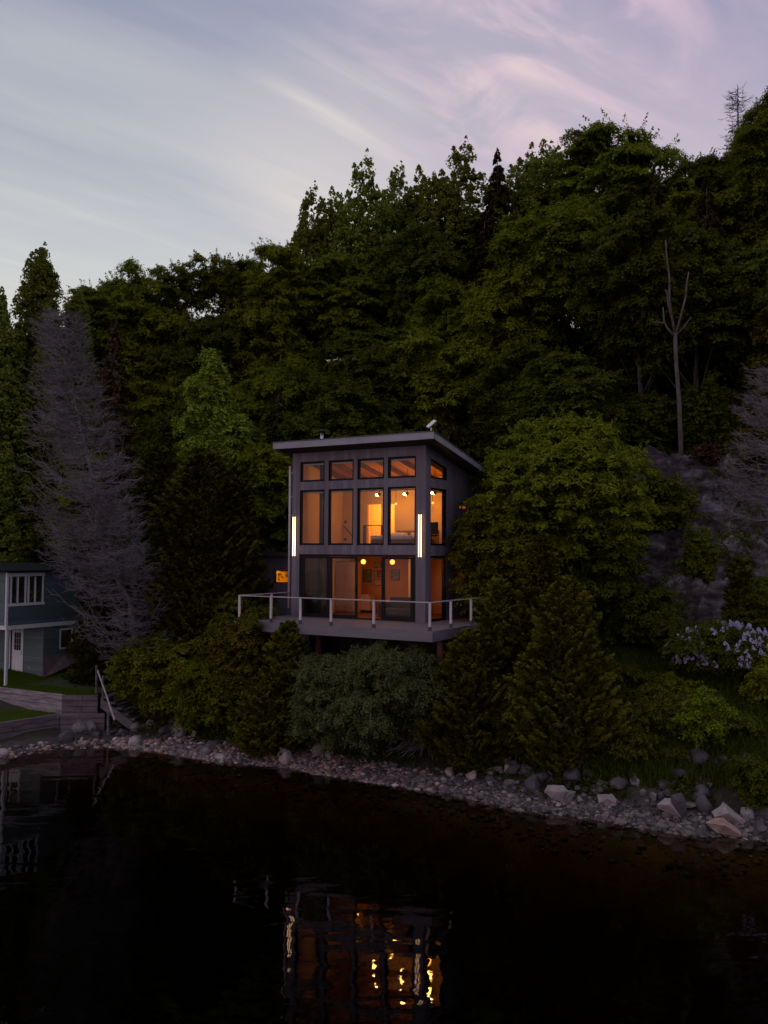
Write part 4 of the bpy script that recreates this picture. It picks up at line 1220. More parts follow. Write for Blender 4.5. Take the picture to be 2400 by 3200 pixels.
def forest_tree(key, x, y, H, R, label, rz):
    H0, R0, tm, cm = protos[key]
    nm = KN[key][0]
    sx = R / R0
    t = empty(nm, (x, y, tz(x, y)), rz, label, 'tree', 'trees of the wooded hillside')
    hs = min(H / H0, 1.25 * sx)
    for n_, me, zs in (('trunk', tm, H / H0), ('crown', cm, hs)):
        o = D.objects.new(n_, me); COL.objects.link(o); o.parent = t
        o.scale = (sx, sx, zs)
        if n_ == 'crown': o.location = (0, 0, H - hs * H0)
    return t

# skyline trees
rs = random.Random(4)
for px, pt, Yd, wp, key, lb in (
        (980, 555, 62, 170, 'poplar_b', 'leftmost poplar of the high skyline clump above the house'),
        (1115, 495, 62, 270, 'poplar_a', 'full poplar second in the skyline clump above the house'),
        (1240, 490, 64, 170, 'poplar_b', 'thin poplar between the two full skyline poplars'),
        (1400, 450, 63, 290, 'poplar_a', 'full poplar right of the thin one on the skyline'),
        (1555, 490, 60, 230, 'spruce_b', 'brown spruce with a pointed tip at the middle of the skyline'),
        (1690, 420, 63, 290, 'poplar_a', 'poplar touching the skyline left of the highest maple'),
        (1965, 345, 59, 400, 'maple_b', 'highest big maple on the skyline at right'),
        (1850, 385, 60, 190, 'thin_maple', 'open maple on the left shoulder of the highest maple'),
        (2185, 455, 60, 260, 'dark_a', 'dark tree just right of the highest maple'),
        (2440, 250, 52, 330, 'maple_a', 'tall maple cut by the right edge of the picture'),
        (2330, 430, 59, 220, 'dark_b', 'dark tree behind the dead spire'),
        (890, 755, 58, 230, 'maple_c', 'bright maple at the foot of the high skyline clump'),
        (400, 835, 60, 300, 'maple_a', 'rounded maple on the low left skyline'),
        (560, 800, 62, 210, 'thin_maple', 'open maple in the middle of the low left skyline'),
        (700, 770, 62, 240, 'thin_maple', 'open maple at the right end of the low left skyline'),
        (780, 830, 60, 230, 'dark_b', 'dark tree below the right end of the low left skyline'),
        (300, 870, 57, 220, 'maple_b', 'wide maple right of the short poplar on the left skyline')):
    p_ = at(px, pt, Yd)
    H = p_.z - tz(p_.x, Yd)
    forest_tree(key, p_.x, Yd, H / (1.03 if 'poplar' in key else .97), wp / 2 / F * Yd * (1.12 if 'poplar' in key else 1), lb, rs.uniform(0, 6.28))
SKX = [-300, 0, 250, 420, 620, 850, 950, 1100, 1350, 1550, 1700, 1850, 1980, 2150, 2300, 2500, 2800]
SKY = [900, 900, 930, 880, 860, 830, 720, 640, 580, 600, 560, 480, 430, 500, 500, 470, 470]
def words(n): return ['first', 'second', 'third', 'fourth', 'fifth', 'sixth', 'seventh', 'eighth', 'ninth', 'tenth', 'eleventh', 'twelfth', 'thirteenth', 'fourteenth', 'fifteenth', 'sixteenth'][n]
ROWS = [(42.5, 4.3), (46.5, 4.2), (50.5, 4.2), (54.5, 4.2), (58.5, 4.4), (63.5, 4.6)]
rown = ['lowest', 'second lowest', 'third lowest', 'third highest', 'second highest', 'highest']
pick = ['maple_a', 'maple_b', 'maple_c', 'dark_a', 'dark_b', 'maple_a', 'maple_b', 'spruce_b', 'maple_b', 'dark_a', 'maple_c', 'maple_c']
for ri, (yy, sp) in enumerate(ROWS):
    x = -.47 * yy + rs.uniform(0, 2)
    n_ = 0
    while x < .50 * yy:
        xx = x + rs.uniform(-.9, .9); y2 = yy + rs.uniform(-1.3, 1.3)
        x += sp * rs.uniform(.85, 1.15)
        lx, ly = (xx - HR.x) * CA + (y2 - HR.y) * SA, -(xx - HR.x) * SA + (y2 - HR.y) * CA
        if -10.5 < lx < 2.5 and -3 < ly < 9.2: continue
        if xx < -13 and y2 < 48: continue
        if 9.5 < xx < 22 and y2 < 45: continue
        pxx = 1200 + F * xx / y2
        if 420 < pxx < 860 and y2 < 46: continue
        if 200 < pxx < 430 and y2 < 45: continue
        if -80 < pxx < 240 and y2 < 54: continue
        if 1960 < pxx < 2240 and y2 < 45: continue
        g_ = tz(xx, y2)
        px = 1200 + F * xx / y2
        lim = CH + (1727 - np.interp(px, SKX, SKY) - 25) * y2 / F
        key = rs.choice(pick)
        pz = 1200 + F * xx / y2
        if ri <= 1 and 430 < pz < 1010: key = rs.choice(['spruce_b', 'dark_b', 'spruce_a', 'dark_a'])
        elif ri <= 1 and pz > 1850: key = rs.choice(['spruce_b', 'dark_b', 'spruce_a', 'dark_a'])
        elif ri <= 1 and 1480 < pz <= 1850: key = rs.choice(['dark_b', 'spruce_b', 'dark_a'])
        elif ri <= 1 and 1200 < pz < 1500: key = rs.choice(['spruce_b', 'dark_b'])
        elif ri == 2 and (1080 < pz < 1380 or pz > 2050): key = rs.choice(['spruce_b', 'dark_a'])
        elif ri in (3, 4) and 1430 < pz < 1640: key = 'spruce_b'
        elif ri >= 3: key = rs.choice(['maple_a', 'maple_b', 'maple_c', 'maple_c', 'dark_a'])
        H = rs.uniform(9.5, 13) if not key.startswith('spruce') else rs.uniform(11, 14)
        if ri == 0: H *= .8
        if ri >= 4: H = rs.uniform(.9, 1.0) * (lim - g_)
        H = min(H, lim - g_, 17)
        R = (rs.uniform(3.1, 4.1) if not key.startswith('spruce') else rs.uniform(2.4, 3.1))
        if ri == 0: R *= .85
        if H < 4: continue
        forest_tree(key, xx, y2, H, R, '%s, %s from left in the %s hillside tree row' % (KN[key][1], words(n_), rown[ri]), rs.uniform(0, 6.28))
        n_ += 1
# understorey so that the slope between the trunks is leafy
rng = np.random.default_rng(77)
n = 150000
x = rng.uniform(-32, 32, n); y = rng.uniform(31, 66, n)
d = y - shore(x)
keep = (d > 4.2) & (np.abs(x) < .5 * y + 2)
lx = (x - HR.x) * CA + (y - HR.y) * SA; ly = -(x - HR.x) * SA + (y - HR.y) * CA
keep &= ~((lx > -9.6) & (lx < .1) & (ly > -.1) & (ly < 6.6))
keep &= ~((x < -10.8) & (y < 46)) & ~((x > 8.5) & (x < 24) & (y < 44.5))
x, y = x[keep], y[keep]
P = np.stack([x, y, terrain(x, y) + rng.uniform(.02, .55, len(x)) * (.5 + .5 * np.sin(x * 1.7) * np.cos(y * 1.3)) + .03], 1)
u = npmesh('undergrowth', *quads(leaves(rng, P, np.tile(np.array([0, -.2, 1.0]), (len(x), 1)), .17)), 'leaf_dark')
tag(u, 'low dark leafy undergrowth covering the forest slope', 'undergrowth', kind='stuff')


# ------------------------------------------------------------------ rock outcrop on the right
def fbm(p, sc, oct=5, seed=0):
    return mnoise.fractal(Vector(p) * sc + Vector((seed, seed * 2.3, 0)), .9, 2.1, oct)
nu, nv = 230, 180
V = []
def saw(v): return v - math.floor(v)
for j in range(nv + 1):
    for i in range(nu + 1):
        x = 8.6 + 15.5 * i / nu; y = 33.2 + 11.2 * j / nv
        e = min(i / 24, (nu - i) / 24, j / 16, (nv - j) / 16, 1)
        z = tz(x, y)
        w1, w2 = fbm((x, y, 0), .45, 4, 2), fbm((x, y, 5), .6, 4, 7)
        dv, _ = mnoise.voronoi(Vector((x * .55 + w1 * .7, y * .75 + w2 * .7, 0)))
        crack = min(1, (dv[1] - dv[0]) * 5)
        # ledges dipping to the left, broken by joints
        a1 = saw(x * .16 + y * .42 + w1 * .55); a2 = saw(-x * .52 + y * .30 + w2 * .5)
        led = (a1 if a1 < .82 else (1 - a1) * 4.5) * .95 + (a2 if a2 < .85 else (1 - a2) * 5.6) * .50
        blk = math.sin(dv[0] * 3 + math.floor(w1 * 4)) * .12
        left = max(0, min(1, (x - 9.0 - .12 * (y - 33)) / 2.2))
        z += (led + blk + (crack - 1) * .28 + fbm((x, y, 2), 2.2, 5, 1) * .13) * e * left - (.5 * (1 - min(e, left)))
        V.append((x + fbm((x, y, 9), 1.1) * .2 * e, y - led * .45 * e + fbm((x, y, 4), .9) * .3 * e, z))
a = np.array([[j * (nu + 1) + i, j * (nu + 1) + i + 1, (j + 1) * (nu + 1) + i + 1, (j + 1) * (nu + 1) + i] for j in range(nv) for i in range(nu)])
ro = npmesh('rock_outcrop', V, a, 'outcrop')
tag(ro, kind='structure')
VV_ = np.array(V); rng = np.random.default_rng(31)
ii = rng.integers(0, len(VV_), 60000)
P = VV_[ii] + rng.normal(0, .06, (60000, 3)) * np.array([1, 1, .6])
gm = np.sin(P[:, 0] * 1.3 + 1.7 * np.sin(P[:, 1] * .9)) + np.sin(P[:, 1] * 1.9 - P[:, 0] * .8) + rng.normal(0, .35, len(P))
P = P[gm > .25]; P[:, 2] += rng.uniform(0, .22, len(P))
tag(npmesh('outcrop_plants', *quads(leaves(rng, P, np.tile(np.array([0, -.4, 1.0]), (len(P), 1)), .10)), 'leaf_dark'), 'moss and small plants rooted on the ledges of the rock outcrop', 'plants', kind='stuff')

# ------------------------------------------------------------------ shore stones
def rock_mesh(b, c, s, rot, seed, sub=2, ang=.35, mi=0):
    """angular boulder: icosphere cut by random planes"""
    import bmesh
    bm = bmesh.new(); bmesh.ops.create_icosphere(bm, subdivisions=sub, radius=1)
    rng = random.Random(seed)
    pl_ = []
    for _ in range(14 if ang > .2 else 7):
        n_ = Vector((rng.gauss(0, 1), rng.gauss(0, 1), rng.gauss(0, 1))).normalized()
        pl_.append((n_, rng.uniform(.42, .80) if ang > .2 else rng.uniform(.7, .95)))
    M = Matrix.Rotation(rot, 3, 'Z') @ Matrix.Rotation(rng.uniform(-.35, .35), 3, 'X')
    vs = []
    for v in bm.verts:
        p = v.co.copy()
        for n_, d_ in pl_:
            q = p.dot(n_)
            if q > d_: p -= n_ * (q - d_) * (1.0 if ang > .2 else .8)
        p += v.co * (.05 * mnoise.noise(v.co * 2.5 + Vector((seed, 0, 0))) + .03 * mnoise.noise(v.co * 7 + Vector((seed, 0, 0))))
        p = M @ Vector((p.x * s[0], p.y * s[1], p.z * s[2]))
        vs.append((p.x + c[0], p.y + c[1], p.z + c[2]))
    b.add(vs, [tuple(v.index for v in f.verts) for f in bm.faces], mi)
    bm.free()
def boulder(px, py, wpx, hpx, mt, label, seed, rot=0, round_=False, grp='boulders and large stones along the shore'):
    """stone whose foot shows at (px, py) in the photo"""
    # find the terrain point under that sight line
    for k in range(400):
        Yd = 20 + k * .06
        p = at(px, py, Yd)
        if p.z <= max(tz(p.x, Yd), 0): break
    w_ = wpx / F * Yd / 2 * .86; h_ = hpx / F * Yd * .9
    b = MB(); rock_mesh(b, (0, 0, 0), (w_ * 1.12, w_ * .8, h_ * .64), rot, seed, 4 if wpx > 50 else 3, .1 if round_ else .35)
    o = b.build('boulder' if wpx > 45 else 'stone', mt, None, smooth=round_)
    o.location = (p.x, Yd + w_ * .4, max(tz(p.x, Yd + w_ * .4), -.1) + h_ * .26)
    tag(o, label, 'boulder' if wpx > 45 else 'stone', grp)
    return o
BL = [
 (2270, 2612, 235, 110, 'boulder_rust', 'big pale pointed slab with a rust stain at the water on the far right'),
 (2300, 2560, 170, 100, 'boulder', 'tilted grey slab behind the rust-stained slab'),
 (2345, 2565, 55, 60, 'boulder_pale', 'small pale block beside the tilted slab at the right edge'),
 (2380, 2615, 90, 55, 'boulder_dark', 'dark wet boulder at the right edge of the water'),
 (2395, 2560, 80, 60, 'boulder_dark', 'dark boulder above the wet one at the right edge'),
 (2095, 2535, 130, 95, 'boulder_pale', 'pale broken boulder left of the dark split rock'),
 (2130, 2545, 80, 110, 'boulder_dark', 'dark split rock right of the pale broken boulder'),
 (1740, 2505, 130, 80, 'boulder_pale', 'largest pale flat-faced boulder below the broad cedar'),
 (1785, 2500, 70, 60, 'boulder_dark', 'dark block tucked behind the largest pale boulder'),
 (1905, 2512, 95, 55, 'boulder_pale', 'wedge-shaped pale boulder in the middle of the right rocks'),
 (1885, 2470, 55, 35, 'boulder', 'grey boulder just above the wedge-shaped one'),
 (1945, 2470, 65, 45, 'boulder_dark', 'dark boulder right of the small grey one'),
 (1990, 2465, 50, 45, 'boulder', 'upright grey boulder under the grass slope'),
 (1980, 2430, 45, 32, 'boulder_pale', 'small pale stone highest under the grass slope'),
 (1850, 2440, 60, 35, 'boulder_dark', 'dark boulder under the right skirt of the broad cedar'),
 (1720, 2445, 60, 42, 'boulder', 'brownish boulder above the largest pale boulder'),
 (1665, 2480, 85, 60, 'boulder_dark', 'dark rounded boulder left of the largest pale boulder'),
 (1650, 2435, 90, 45, 'boulder_dark', 'dark ledge stone under the left skirt of the broad cedar'),
 (1590, 2415, 45, 38, 'boulder_rust', 'small reddish boulder between the two right cedars'),
 (1475, 2440, 60, 38, 'boulder_rust', 'flat brownish boulder at the foot of the corner cedar'),
 (1408, 2430, 50, 45, 'boulder_rust', 'reddish upright boulder left of the corner cedar'),
 (1385, 2450, 28, 28, 'boulder_pale', 'pale pointed stone left of the reddish upright boulder'),
 (1745, 2530, 35, 22, 'boulder_pale', 'very pale round stone in front of the largest pale boulder'),
 (1815, 2515, 25, 30, 'boulder_rust', 'small tan stone between the two big pale boulders'),
 (1895, 2525, 35, 22, 'boulder', 'grey-green stone in front of the wedge-shaped boulder'),
 (2120, 2600, 50, 16, 'boulder_dark', 'flat dark stone lying in the water'),
 (888, 2385, 62, 48, 'boulder_pale', 'pinkish pale boulder at the waterline below the house'),
 (800, 2365, 42, 36, 'boulder_dark', 'slate grey round stone left of the pinkish boulder'),
 (690, 2375, 52, 20, 'boulder_pale', 'flat pinkish stone at the water left of the slate stone'),
 (720, 2375, 30, 22, 'boulder', 'grey stone touching the flat pinkish one'),
 (760, 2380, 30, 18, 'boulder_dark', 'dark flat stone at the water between flat pinkish and slate stones'),
 (645, 2355, 48, 26, 'boulder', 'grey-blue flat stone left of the flat pinkish one'),
 (672, 2335, 40, 24, 'boulder_dark', 'brown stone up the beach above the flat pinkish one'),
 (558, 2303, 66, 52, 'boulder', 'large grey boulder with a weed tuft on the left beach'),
 (568, 2270, 45, 28, 'boulder', 'round stone resting above the large grey boulder'),
 (606, 2305, 22, 28, 'boulder_pale', 'small upright white stone right of the large grey boulder'),
 (418, 2330, 55, 32, 'boulder_pale', 'pale dome-shaped stone at the left waterline'),
 (372, 2333, 22, 12, 'boulder_rust', 'small flat stone left of the dome-shaped stone'),
 (420, 2282, 58, 28, 'boulder', 'grey oblong stone below the timber steps'),
 (470, 2280, 40, 34, 'boulder', 'blocky grey stone right of the oblong stone'),
 (395, 2265, 60, 45, 'boulder', 'light rubble boulder at the foot of the steps'),
 (248, 2290, 62, 42, 'boulder', 'tan boulder before the right end of the timber wall'),
 (285, 2290, 40, 48, 'boulder', 'leaning tan boulder right of the other tan boulder'),
 (205, 2318, 62, 38, 'boulder_dark', 'brown boulder below the timber wall'),
 (126, 2330, 22, 14, 'boulder_pale', 'tiny white stone on the dark left beach'),
 (255, 2315, 16, 12, 'boulder_pale', 'tiny pale stone right of the brown boulder'),
 (6, 2362, 44, 26, 'boulder_pale', 'smooth white boulder in the water at the left edge'),
 (975, 2320, 46, 40, 'boulder_pale', 'white stone half hidden under the grey shrub'),
 (1000, 2360, 60, 45, 'boulder', 'heap-like grey boulder at the left foot of the grey shrub'),
 (1025, 2380, 28, 40, 'boulder', 'upright pale grey stone left of the grey shrub'),
 (1110, 2330, 60, 40, 'boulder_rust', 'pink-brown boulder under the middle of the grey shrub'),
 (845, 2290, 40, 25, 'boulder_rust', 'reddish stone at the foot of the drooping cedar'),
 (805, 2305, 38, 28, 'boulder_dark', 'dark stone at the foot of the drooping cedar'),
 (745, 2325, 26, 18, 'boulder_rust', 'tan stone on the grassy part of the beach'),
]
import bmesh
def hull_rock(pts, mt, label, thick=.55, seed=1, tilt=.5):
    """angular broken block: the silhouette seen from the lake given real depth, then chipped"""
    pts = [(1200 + x * .7233, 2100 + y * .7233) for x, y in pts]
    foot = max(pts, key=lambda p: p[1])
    for k in range(500):
        Yd = 20 + k * .04
        p = at(foot[0], foot[1], Yd)
        if p.z <= max(tz(p.x, Yd), 0): break
    top = min(q[1] for q in pts)
    wid = (max(q[0] for q in pts) - min(q[0] for q in pts)) / F * Yd
    bm_ = bmesh.new(); rr = random.Random(seed)
    cx = sum(q[0] for q in pts) / len(pts); cy = sum(q[1] for q in pts) / len(pts)
    for (x, y) in pts:
        f_ = (foot[1] - y) / max(1, foot[1] - top)
        v = at(x, y, Yd + f_ * tilt * wid * .5 + rr.uniform(-.03, .03)); bm_.verts.new(v - p)
        v = at(cx + (x - cx) * .8, cy + (y - cy) * .75, Yd + thick * wid * rr.uniform(.7, 1.1)); bm_.verts.new(v - p - Vector((0, 0, .05)))
    v = at(cx + rr.uniform(-8, 8), cy + (top - cy) * .25, Yd - wid * .10); bm_.verts.new(v - p)
    r_ = bmesh.ops.convex_hull(bm_, input=bm_.verts)
    bmesh.ops.delete(bm_, geom=[g_ for g_ in r_['geom_interior'] if isinstance(g_, bmesh.types.BMVert)], context='VERTS')
    bmesh.ops.triangulate(bm_, faces=bm_.faces)
    bmesh.ops.subdivide_edges(bm_, edges=bm_.edges, cuts=5, use_grid_fill=True)
    for v in bm_.verts:
        n_ = mnoise.noise(v.co * 3.1 + Vector((seed, 0, 0))) * .05 + mnoise.noise(v.co * 9 + Vector((seed, 0, 0))) * .025
        v.co += v.co.normalized() * n_ * min(1.5, wid)
    me = D.meshes.new('boulder'); bm_.to_mesh(me); bm_.free(); me.materials.append(MATS[mt])
    o = D.objects.new('boulder', me); COL.objects.link(o); o.location = p
    return tag(o, label, 'boulder', 'boulders and large stones along the shore')
hull_rock([(1392, 652), (1425, 628), (1465, 628), (1560, 700), (1553, 713), (1500, 713), (1440, 695)], 'boulder_rust', 'big pale pointed slab with a rust stain at the water on the far right', .6, 1)
hull_rock([(1415, 605), (1465, 560), (1570, 650), (1555, 665), (1500, 650), (1430, 628)], 'boulder_pale', 'tilted grey slab behind the rust-stained slab', .5, 2)
hull_rock([(1177, 572), (1215, 543), (1240, 545), (1250, 575), (1285, 630), (1240, 615), (1185, 590)], 'boulder_pale', 'pale broken boulder left of the dark split rock', .6, 3)
hull_rock([(1240, 535), (1285, 520), (1305, 560), (1310, 610), (1285, 630), (1250, 580)], 'boulder_dark', 'dark split rock right of the pale broken boulder', .8, 4)
hull_rock([(693, 515), (710, 490), (775, 490), (800, 520), (790, 545), (765, 565), (720, 545)], 'boulder_pale', 'largest pale flat-faced boulder below the broad cedar', .8, 5)
hull_rock([(800, 510), (830, 515), (805, 570), (775, 562), (790, 545)], 'boulder', 'grey block tucked behind the largest pale boulder', .8, 6)
hull_rock([(922, 530), (985, 525), (1018, 565), (1005, 572), (930, 565)], 'boulder_pale', 'wedge-shaped pale boulder in the middle of the right rocks', .7, 7)
BL = [q for q in BL if not any(q[5].startswith(t_) for t_ in ('big pale pointed', 'tilted grey', 'pale broken', 'dark split', 'largest pale', 'dark block tucked', 'wedge-shaped'))]
for i, (px, py, w_, h_, mt, lb) in enumerate(BL):
    boulder(px, py, w_, h_, mt, lb, 20 + i * 3, rot=(i * 1.7) % 3, round_=(px < 1300))
o = boulder(882, 2362, 16, 14, 'boulder_pale', 'small round stone balanced on the pinkish pale boulder', 5, round_=True)
o.location.z += .28; o.location.y -= .25

rng = np.random.default_rng(12)
import bmesh
bm = bmesh.new(); bmesh.ops.create_icosphere(bm, subdivisions=1, radius=1)
IV = np.array([list(v.co) for v in bm.verts]); IF = np.array([[v.index for v in f.verts] for f in bm.faces]); bm.free()
def cobbles(n, x0, x1, d0, d1, smin, smax, power=2.8, name='beach_cobbles', label='', keepf=None, mt='cobble'):
    x = rng.uniform(x0, x1, n); d = d0 + (d1 - d0) * rng.random(n)
    y = shore(x) + d
    wdt = 1.15 + .4 * snoise(x, y, 1.5, 2) + .35 * np.interp(x, [-10, -3, 2, 6, 10], [-.9, .3, .1, -.8, -1.1])
    k = (d < wdt + rng.normal(0, .25, n))
    if keepf is not None: k &= keepf(x, y, d)
    x, y = x[k], y[k]; n = len(x)
    s = smin + (smax - smin) * rng.random(n) ** power
    S = np.stack([s * rng.uniform(.9, 1.5, n), s * rng.uniform(.8, 1.2, n), s * rng.uniform(.45, .8, n)], 1)
    a = rng.uniform(0, PI, n); c_, s_ = np.cos(a), np.sin(a)
    Vv = IV[None] * (1 + rng.normal(0, .07, (n, len(IV), 1))) * S[:, None]
    X_ = Vv[..., 0] * c_[:, None] - Vv[..., 1] * s_[:, None]; Y_ = Vv[..., 0] * s_[:, None] + Vv[..., 1] * c_[:, None]
    z = terrain(x, y) + S[:, 2] * rng.uniform(.0, .7, n)
    P = np.stack([X_ + x[:, None], Y_ + y[:, None], Vv[..., 2] + z[:, None]], -1)
    Fc = (IF[None] + (np.arange(n) * len(IV))[:, None, None]).reshape(-1, 3)
    o = npmesh(name, P.reshape(-1, 3), Fc, mt, smooth=True)
    return tag(o, label, 'cobbles', kind='stuff')
cobbles(42000, -14.5, 13, -.35, 3.0, .022, .125, label='rounded grey and pink cobbles of the narrow beach', keepf=lambda x, y, d: (x > -10.5) & (x + rng.normal(0, 1.2, len(x)) < 1.5))
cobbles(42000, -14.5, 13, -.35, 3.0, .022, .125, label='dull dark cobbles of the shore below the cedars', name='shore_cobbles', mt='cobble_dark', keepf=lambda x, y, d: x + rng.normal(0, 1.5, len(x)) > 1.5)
def rubble(n, x0, x1, d0, d1, smin, smax, name, label, mt):  # broken, angular
    x = rng.uniform(x0, x1, n); y = shore(x) + rng.uniform(d0, d1, n)
    s = rng.uniform(smin, smax, n)
    pn = unit(rng.normal(0, 1, (n, 9, 3))); pd = rng.uniform(.45, .8, (n, 9))
    Vv = np.repeat(IV2[None], n, 0)
    for k in range(9):
        q = (Vv * pn[:, k][:, None]).sum(-1) - pd[:, k][:, None]
        Vv = Vv - pn[:, k][:, None] * np.maximum(q, 0)[..., None]
    Vv = Vv * (s[:, None] * rng.uniform(.7, 1.5, (n, 3)) * np.array([1, 1, .8]))[:, None]
    P = Vv + np.stack([x, y, terrain(x, y) + s * rng.uniform(.1, .7, n)], 1)[:, None]
    Fc = (IF2[None] + (np.arange(n) * len(IV2))[:, None, None]).reshape(-1, 3)
    return tag(npmesh(name, P.reshape(-1, 3), Fc, mt), label, 'rubble', kind='stuff')
bm = bmesh.new(); bmesh.ops.create_icosphere(bm, subdivisions=3, radius=1)
IV2 = np.array([list(v.co) for v in bm.verts]); IF2 = np.array([[v.index for v in f.verts] for f in bm.faces]); bm.free()
rubble(50, 3.2, 13, 1.3, 2.9, .10, .34, 'bank_rubble', 'jumble of broken dark rocks at the foot of the right bank', 'boulder_dark')
rubble(40, 3.2, 13, 1.1, 2.5, .07, .20, 'bank_rubble', 'smaller grey rock pieces at the foot of the right bank', 'boulder')
rubble(70, -12.5, -7.5, .9, 3.6, .08, .25, 'bank_rubble', 'dark broken rocks under the shrubs of the left beach', 'boulder_dark')
cobbles(900, -15.5, -9, -.3, 2.2, .04, .16, label='scattered dark stones of the left shore', name='shore_rubble')
cobbles(900, -13, 12.5, -2.0, -.3, .04, .12, mt='cobble_dark', label='submerged pebbles seen through the shallows', name='lakebed_pebbles')

# ------------------------------------------------------------------ grasses
def blades(name, label, n, region, hmin, hmax, wd, matn, lean=.35, keepf=None, zf=None):
    x = rng.uniform(region[0], region[1], n); y = rng.uniform(region[2], region[3], n)
    if keepf is not None:
        k = keepf(x, y); x, y = x[k], y[k]; n = len(x)
    z = terrain(x, y) if zf is None else zf(x, y)
    h = rng.uniform(hmin, hmax, n); a = rng.uniform(0, 2 * PI, n)
    ld = rng.normal(0, lean, (n, 2)) * h[:, None]
    b0 = np.stack([x, y, z - .02], 1)
    wv = np.stack([np.cos(a), np.sin(a), 0 * a], 1) * wd
    m_ = b0 + np.stack([ld[:, 0] * .3, ld[:, 1] * .3, h * .6], 1)
    tp_ = b0 + np.stack([ld[:, 0], ld[:, 1], h * .95], 1)
    Q = np.stack([b0 - wv, b0 + wv, m_ + wv * .7, m_ - wv * .7], 1)
    Q2 = np.stack([m_ - wv * .7, m_ + wv * .7, tp_ + wv * .08, tp_ - wv * .08], 1)
    o = npmesh(name, *quads(np.concatenate([Q, Q2])), matn)
    return tag(o, label, 'grass', kind='stuff')
sh_ = lambda x, y: y - shore(x)
blades('bank_grass', 'tall grass covering the steep right bank', 60000, (5, 15, 25, 34), .25, .75, .016, 'leaf_grass',
       keepf=lambda x, y: (sh_(x, y) > 1.9) & (sh_(x, y) < 10.5) & (x < .47 * y))
blades('beach_grass', 'green weeds and grass along the top of the cobble beach', 26000, (-11, 7, 26, 38), .06, .28, .016, 'leaf_grass', .5,
       keepf=lambda x, y: (sh_(x, y) > .95 + .35 * np.sin(x * 2.3)) & (sh_(x, y) < 3.8) & (np.sin(x * 1.9 + 1) + np.sin(x * 4.3) + rng.normal(0, .5, len(x)) > -.35))
n = 30000
x = rng.uniform(-11, 12.5, n); y = shore(x) + rng.uniform(1.25, 4.4, n)
k = (np.sin(x * 2.1 + 2) + np.sin(x * 3.7 + y) > -.6); x, y = x[k], y[k]
P = np.stack([x, y, terrain(x, y) + rng.uniform(.02, .38, len(x))], 1)
tag(npmesh('beach_weeds', *quads(leaves(rng, P, np.tile(np.array([0, -.3, 1.0]), (len(x), 1)), .085)), 'leaf_grass'), 'leafy weeds under the bushes at the top of the beach', 'weeds', kind='stuff')

# ------------------------------------------------------------------ cottage, lawns, timber walls on the left
CR = Vector((-15.3, 39.85, 1.8))
def cw(x, y, z=0): return Vector((CR.x + x * CA - y * SA, CR.y + x * SA + y * CA, CR.z + z))
cot = empty('teal_cottage', CR, HA, 'teal clapboard cottage with white trim at the left edge', 'cottage')
DO = (-2.24, -1.40, 0.02, 2.06)
wall('wall', -6, 0, lambda a: 2.27, [DO], .15, 'y', 0, 1, ['teal_siding', 'wall_dark', 'wall_dark'], cot, z0=.10)
wall('wall', .003, 7, lambda a: 2.27, [(.94, 1.55, 1.25, 2.05)], .15, 'x', .002, -1, ['teal_siding', 'wall_dark', 'wall_dark'], cot, z0=.10)
wall('wall', -1.95, 7, lambda a: 4.76, [(-1.74, -1.08, 3.42, 4.55), (-.84, -.16, 3.42, 4.55)], .15, 'x', .012, -1, ['teal_siding', 'wall_dark', 'wall_dark'], cot, z0=2.45)
wall('wall', -6, -.14, lambda a: 4.76, [(-2.2, -1.0, 3.42, 4.55)], .15, 'y', -1.95, 1, ['teal_siding', 'wall_dark', 'wall_dark'], cot, z0=2.45)
b = MB(); b.box(-6, .03, -1.97, 7.0, 2.271, 2.449); b.build('floor_band', 'white_trim', cot)
b = MB(); b.box(-6, -.02, -.06, 7, -.6, .099); b.build('foundation', 'concrete', cot)
b = MB(); b.box(-.05, .04, -2.0, -1.90, 2.45, 4.75); b.build('corner_board', 'white_trim', cot)
b = MB(); b.box(.014, .05, -1.899, -.02, 3.28, 3.40); b.box(.014, .045, -1.899, -.02, 4.57, 4.72)
b.build('window_band', 'white_trim', cot)
for y0, y1 in ((-1.74, -1.08), (-.84, -.16)):
    b = MB(); b.box(.013, .045, y0 - .08, y0, 3.401, 4.569); b.box(.013, .045, y1, y1 + .08, 3.401, 4.569)
    b.box(-.05, .02, (y0 + y1) / 2 - .03, (y0 + y1) / 2 + .03, 3.421, 4.549)
    w_ = b.build('window', 'white_trim', cot)
    b = MB(); b.add([(-.06, y0, 3.42), (-.06, y1, 3.42), (-.06, y1, 4.55), (-.06, y0, 4.55)], [(0, 1, 2, 3)]); b.build('pane', 'glass', w_)
b = MB(); b.box(.004, .035, .88, .94, 1.19, 2.11); b.box(.004, .035, 1.55, 1.61, 1.19, 2.11); b.box(.004, .035, .941, 1.549, 1.19, 1.249); b.box(.004, .035, .941, 1.549, 2.051, 2.11)
w_ = b.build('window', 'white_trim', cot)
b = MB(); b.add([(-.05, .94, 1.25), (-.05, 1.55, 1.25), (-.05, 1.55, 2.05), (-.05, .94, 2.05)], [(0, 1, 2, 3)]); b.build('pane', 'glass', w_)
